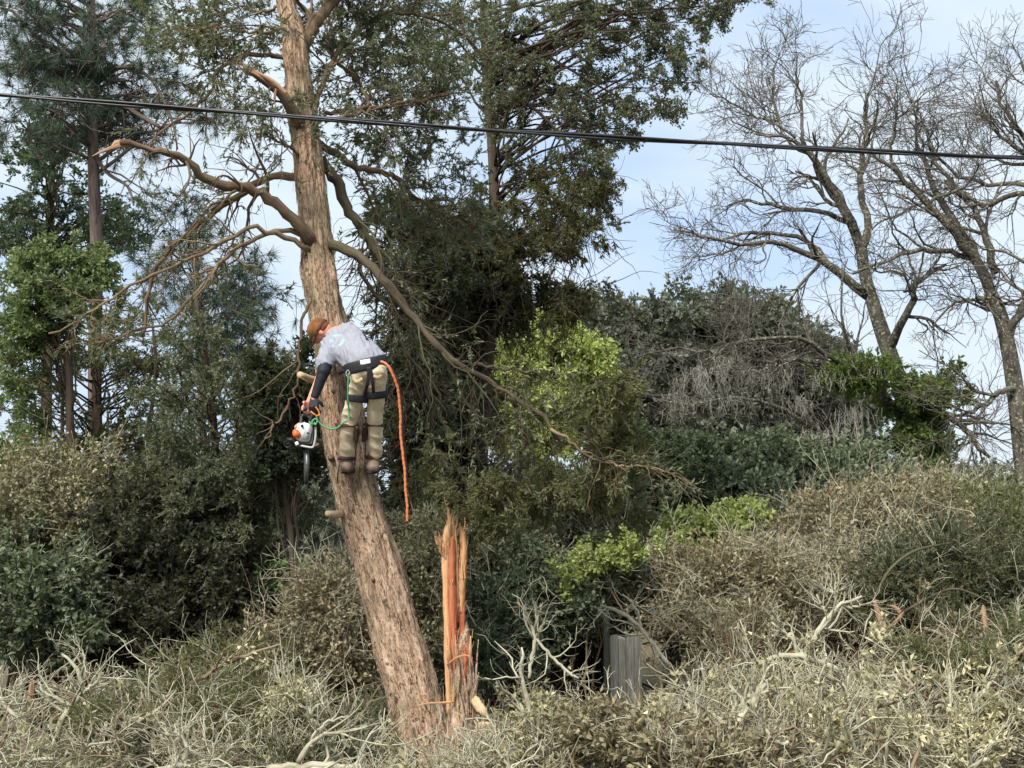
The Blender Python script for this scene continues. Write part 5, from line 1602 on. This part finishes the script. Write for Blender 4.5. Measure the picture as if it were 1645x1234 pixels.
strap('front_strap', [V3(561, 596, 11.89), V3(560, 612, 11.9), V3(559, 632, 11.96), V3(560, 650, 12.0)], .014, Mweb, har, False, 18, .3, (1, 0, 0))
strap('shoulder_pouch', [V3(582, 535, 12.06), V3(586, 541, 12.02), V3(590, 547, 11.99)], .012, Mweb, man, False, 8, .8, (1, 0, 0))
# pockets on the seat of the trousers
Mkh2 = plain('khaki_pocket', (192, 172, 132), .85, (172, 152, 116), nscale=24)
strap('pocket_flap', [V3(567, 608, 11.86), V3(573, 613, 11.845), V3(582, 608, 11.835)], .012, Mkh2, man, False, 10, .3, (0, 0, 1))
strap('pocket_flap', [V3(600, 604, 11.83), V3(608, 606, 11.84), V3(615, 602, 11.865)], .012, Mkh2, man, False, 10, .3, (0, 0, 1))
# leather climbing spurs: shin pads, straps, steel shanks
for kn, an, s_ in ((kneeL, ankL, 1), (kneeR, ankR, -1)):
    c = kn.lerp(an, .12)
    sp_ = strap('leg_strap', ring(c, (1, 0, 0), (0, 1, 0), .074, .074), .015, Mleather, man, True, 30, .25)
    c2 = kn.lerp(an, .93)
    strap('ankle_strap', ring(c2 - Vector((0, 0, .01)), (1, 0, 0), (0, 1, 0), .067, .067), .013, Mleather, man, True, 30, .25, (.15 * s_, 0, 1))
    pad = [kn.lerp(an, u) + Vector((s_ * .066, -.035, 0)) for u in (.1, .3, .5)]
    strap('spur_pad', pad, .05, Mleather, man, False, 14, .35, (.3 * s_, -1, 0))
    sh = [kn.lerp(an, u) + Vector((s_ * .07, .02, 0)) for u in (.2, .6, 1.0, 1.12)]
    strap('spur_shank', sh, .008, Msteel, man, False, 14, .6)
strap('spur_shank', [V3(545, 742, 12.25), V3(544, 752, 12.24), V3(542, 768, 12.28), V3(543, 776, 12.34)], .009, Msteel, man, False, 12, .6)
# cap
cap_c = head + crown_d * H * .32


def capfn(co, no):
    u = (co - np.array(head)) @ np.array(crown_d)
    keep = u < H * .06
    co = co.copy()
    co[keep] += np.array(crown_d)[None] * (H * .06 - u[keep])[:, None] * .9
    return co


cp = organic('cap', [], [(cap_c, (left_d * H * 1.03, face_d * H * 1.2, crown_d * H * 1.08))], Mcap, man, voxel=.006, smooth=3, fn=capfn)
strap('cap_band', ring(head + crown_d * H * .12, left_d, face_d, H * 1.04, H * 1.22, 18), .011, Mcapd, cp, True, 40, .25, tuple(crown_d))
brim = [head + crown_d * H * .16 + face_d * H * (1.15 + .75 * math.cos(a_)) + left_d * H * .9 * math.sin(a_) for a_ in np.linspace(-1.35, 1.35, 9)]
bv = np.array([[(head + crown_d * H * .16 + face_d * H * (.9 * math.cos(a_) + .25 + r_ * .55 * math.cos(a_)) + left_d * H * (1.0) * math.sin(a_) - crown_d * H * .12 * r_ + crown_d * h_)[:] for a_ in np.linspace(-1.3, 1.3, 13)] for h_, r_ in ((0, 0), (0, .5), (0, 1), (.004, 1), (.004, .5), (.004, 0))])
ii_, jj_ = np.meshgrid(np.arange(5), np.arange(12), indexing='ij')
Acc().add(bv, np.stack([ii_ * 13 + jj_, ii_ * 13 + jj_ + 1, (ii_ + 1) * 13 + jj_ + 1, (ii_ + 1) * 13 + jj_], -1)).build('cap_brim', Mcap, cp, True)
organic('beard', [], [(head + face_d * H * .62 - crown_d * H * .92, (left_d * H * .62, face_d * H * .52, crown_d * H * .42)), (head + face_d * H * .2 - crown_d * H * .75 + left_d * H * .5, (left_d * H * .25, face_d * H * .4, crown_d * H * .3))], Mbeard, man, voxel=.006, smooth=1)
organic('hair', [], [(head - face_d * H * .35 - crown_d * H * .1, (left_d * H * .93, face_d * H * .82, crown_d * H * .55))], Mbeard, man, voxel=.006, smooth=2)
Meye = plain('eye_white', (230, 226, 220), .3, (60, 44, 34), nscale=6)
for s_ in (-1, 1):
    organic('eye', [], [(head + face_d * H * 1.02 + crown_d * H * .02 + left_d * s_ * .03, (left_d * .012, face_d * .01, crown_d * .008))], Meye, man, voxel=.004, smooth=1)

# ------------------------------------------------------------------ chainsaw
Mcase = plain('pale_grey_plastic', (224, 226, 222), .4, (196, 200, 198), nscale=20)
Morange = plain('orange_plastic', (238, 112, 56), .4, (214, 92, 42))
Mdark = plain('black_plastic', (26, 26, 28), .45, (38, 38, 40))
Mtube = plain('light_grey_tube', (190, 190, 184), .4, (160, 160, 156))
saw = empty('chainsaw', V3(488, 700, 11.93), 'orange and white top handle chainsaw held pointing down beside the trunk', 'chainsaw')
ys = 11.93


def slab(name, poly, y0, y1, mat, parent, bev=.006):
    """extruded outline (px,py) between depths, bevelled"""
    me = bpy.data.meshes.new(name)
    bm = bmesh.new()
    off = Vector((0, 0, 0))
    pp = parent
    while pp is not None:
        off += pp.location
        pp = pp.parent
    f = bm.faces.new([bm.verts.new(V3(x, y, ys) + Vector((0, y0 - ys, 0)) - off) for x, y in poly])
    ext = bmesh.ops.extrude_face_region(bm, geom=[f])
    for v in ext['geom']:
        if isinstance(v, bmesh.types.BMVert):
            v.co.y += y1 - y0
    bmesh.ops.recalc_face_normals(bm, faces=bm.faces[:])
    bmesh.ops.bevel(bm, geom=bm.edges[:], offset=bev, segments=3, affect='EDGES')
    bm.to_mesh(me)
    bm.free()
    me.materials.append(mat)
    me.polygons.foreach_set('use_smooth', np.ones(len(me.polygons), bool))
    o = bpy.data.objects.new(name, me)
    COL.objects.link(o)
    o.parent = parent
    return o


hs = slab('housing', [(480, 683), (489, 679), (500, 682), (501, 694), (498, 710), (484, 710), (474, 704), (476, 692)], 11.89, 12.0, Mcase, saw)
slab('side_panel', [(492, 685), (499.5, 686), (499, 699), (497, 707), (489, 706), (490, 694)], 11.882, 11.895, plain('grey_side_panel', (188, 192, 192), .45), saw, .002)
slab('badge', [(494, 695), (498, 696), (497.8, 697.6), (493.8, 696.8)], 11.878, 11.885, Mdark, saw, .0006)
slab('starter_cover', [(472, 691), (478, 690), (484, 695), (484, 702), (478, 706), (471, 701)], 11.87, 12.0, Morange, saw, .008)
slab('fuel_cap_cover', [(473, 685), (481, 679), (486, 681), (480, 688), (475, 691)], 11.9, 11.98, plain('pale_pink_plastic', (232, 170, 150), .4), saw, .005)
strap('fuel_cap', [V3(485.2, 684, 11.885), V3(485.2, 684, 11.872)], .011, Mdark, saw, False, 4, 1.)
slab('base', [(476, 707), (500, 711), (503, 690), (505, 688), (504, 714), (497, 718), (476, 714)], 11.9, 11.99, Mdark, saw, .004)


def rod(name, pts, r, mat, parent, k=30, closed=False, s=10):
    C = np.array([tuple(p) for p in pts])
    if closed:
        C = np.concatenate([C, C[:1]])
    Q = catmull(C, k)
    a_ = Acc()
    tubes(a_, Q, np.full(k, r), s)
    return a_.build(name, mat, parent, True)


rod('hand_guard', [V3(507, 686, 11.9), V3(507, 700, 11.9), V3(504, 716, 11.9), V3(500, 719, 11.9), V3(488, 717, 11.9), V3(482, 715, 11.92)], .0085, Mtube, saw)
strap('foot_bumper', [V3(476, 710, 11.9), V3(478, 715, 11.9)], .014, Mwhite, saw, False, 5, .8)
rod('top_handle', [V3(497, 686, 11.93), V3(500, 672, 11.93), V3(505, 662, 11.93), V3(507, 650, 11.93)], .017, Mdark, saw, s=12)
rod('front_handle', [V3(484, 686, 11.95), V3(484, 674, 11.98), V3(487, 667, 12.0), V3(494, 668, 11.98), V3(500, 674, 11.95)], .012, Mdark, saw)
rod('pull_cord_loop', [V3(472, 706, 11.93), V3(462, 708, 11.93), V3(457, 714, 11.95), V3(462, 719, 11.95), V3(471, 715, 11.93)], .008, Mdark, saw)
slab('rear_cover', [(460, 704), (474, 704), (476, 711), (470, 714), (461, 709)], 11.9, 11.98, Mdark, saw, .005)
slab('guide_bar', [(489, 716), (496, 716), (495.5, 750), (494, 772), (491, 776), (488.5, 772), (488.5, 750)], 11.945, 11.953, Msteel, saw, .001)
slab('chain', [(487.6, 716), (497.4, 716), (497, 750), (495.3, 774), (491, 779), (487.2, 774), (487, 750)], 11.9465, 11.9515, Mdark, saw, .001)
strap('scabbard_light', [V3(507, 648, 11.92), V3(507, 655, 11.92)], .009, Mwhite, saw, False, 5, .8)

# ropes
def rope_mat(name, a, b):
    m, t, o, L = newmat(name)
    at_ = nd(t, 'ShaderNodeAttribute', attribute_name='bk')
    w = nd(t, 'ShaderNodeTexWave')
    w.inputs['Scale'].default_value = 40
    w.inputs['Distortion'].default_value = 1.5
    w.bands_direction = 'DIAGONAL'
    L(at_.outputs['Vector'], w.inputs[0])
    p = nd(t, 'ShaderNodeBsdfPrincipled')
    p.inputs['Roughness'].default_value = .8
    L(mixc(t, w.outputs[0], lin(*a), lin(*b)), p.inputs[0])
    b_ = nd(t, 'ShaderNodeBump')
    b_.inputs['Strength'].default_value = .3
    b_.inputs['Distance'].default_value = .005
    L(w.outputs[0], b_.inputs['Height'])
    L(b_.outputs[0], p.inputs['Normal'])
    L(p.outputs[0], o.inputs[0])
    return m


Mor = rope_mat('orange_climbing_rope', (208, 124, 80), (182, 96, 58))
Mgr = rope_mat('green_cord', (92, 168, 116), (64, 132, 88))
Mrd = rope_mat('brown_flip_rope', (150, 100, 74), (110, 70, 52))
Q = [(612, 581, 11.83), (619, 584, 11.8), (626, 592, 11.79), (633, 606, 11.8), (638, 622, 11.82), (641.5, 642, 11.84), (643, 665, 11.85), (643.5, 690, 11.86), (645, 715, 11.86), (648, 735, 11.86), (650, 760, 11.86), (652, 790, 11.86), (654, 815, 11.86), (654.5, 838, 11.86)]
a = Acc()
P = catmull(np.array([at(*q) for q in Q]), 120)
P[:, 0] += .0018 * np.sin(np.arange(120) * .31) + .001 * np.sin(np.arange(120) * .83)
P[80:84, 0] += .003
tubes(a, P, np.full(120, .0102) + .0015 * np.sin(np.arange(120) * 1.7), 12)
tag(a.build('climbing_rope', Mor, None, True), 'thick orange rope hanging straight down from the back of the belt', 'rope')
P2 = catmull(np.array([at(q[0] + 3.5, q[1] + 2, q[2] + .05) for q in Q[1:-3]]), 90)
a = Acc()
tubes(a, P2, np.full(90, .010), 10)
tag(a.build('climbing_rope', rope_mat('dark_red_rope', (84, 36, 26), (54, 24, 20)), None, True), 'dark red rope hanging close behind the orange rope', 'rope')
gl = empty('saw_lanyard', V3(530, 686, 11.9), 'green cord looping from the chainsaw handle to the harness', 'lanyard')
rod('cord', [V3(508, 668, 11.9), V3(511, 676, 11.9), V3(518, 684, 11.9), V3(531, 689, 11.9), V3(543, 687, 11.88), (V3(551, 679, 11.87)), V3(558, 676, 11.92), V3(561, 664, 11.93), V3(559, 645, 11.88), V3(559, 620, 11.84), V3(560, 600, 11.82)], .0065, Mgr, gl, 90)
rod('cord_knot', [V3(497, 678, 11.88), V3(501, 682, 11.87), V3(507, 681, 11.87), V3(510, 676, 11.87), V3(506, 673, 11.87), V3(501, 679, 11.86), V3(508, 683, 11.87)], .0065, Mgr, gl, 60)
rod('carabiner', [V3(499, 661, 11.87), V3(504, 665, 11.865), V3(510, 668, 11.87), V3(513, 666, 11.88), V3(511, 659, 11.88), V3(507, 654, 11.88)], .0065, plain('orange_anodised_metal', (240, 150, 70), .3, metal=.4), gl, 30)
fl = empty('flip_line', V3(540, 600, 12.3), 'brown rope clipped to the belt and passed round the trunk at waist height', 'rope')
c0 = at(541, 603, YT)
i0 = int(np.argmin(np.abs(TP[:, 2] - c0[2])))
cc, rr = TP[i0], TRr[i0] + .018
pts = [V3(566, 594, 11.85), V3(552, 597, 12.0)]
for a_ in np.radians([-100, -135, 180, 130, 90, 50, 10, -20]):
    pts.append(Vector((cc[0] + rr * math.cos(a_), cc[1] + rr * math.sin(a_), cc[2] + .02 * math.sin(a_ * 2))))
pts += [V3(612, 588, 12.1), V3(612, 586, 11.95)]
rod('rope', pts, .007, Mrd, fl, 90)
rod('rope_adjuster', [V3(546, 599, 12.02), V3(551, 596, 11.98), V3(556, 596, 11.94)], .017, Mweb, fl, 8)
rod('end_clip', [V3(559, 594, 11.85), V3(556, 600, 11.84), V3(559, 606, 11.83), V3(562, 600, 11.84)], .006, Msteel, fl, 20, True)

for o in COL.objects:
    k = o.name.split('.')[0]
    gname = {'pine_tree': 'tall pines on the left', 'bare_tree': 'leafless trees on the right', 'cut_branch': 'bare cut branches lying in the brush', 'shrub': 'shrubs of the thicket',
             'brush_pile': 'heaps of cut brush', 'ivy': 'vines on the bare trees', 'torn_stub': 'torn stubs in the brush', 'wood_chunk': 'torn wood chunks by the stump', 'climbing_rope': 'ropes hanging from the belt'}.get(k)
    if gname and o.parent is None:
        o['group'] = gname
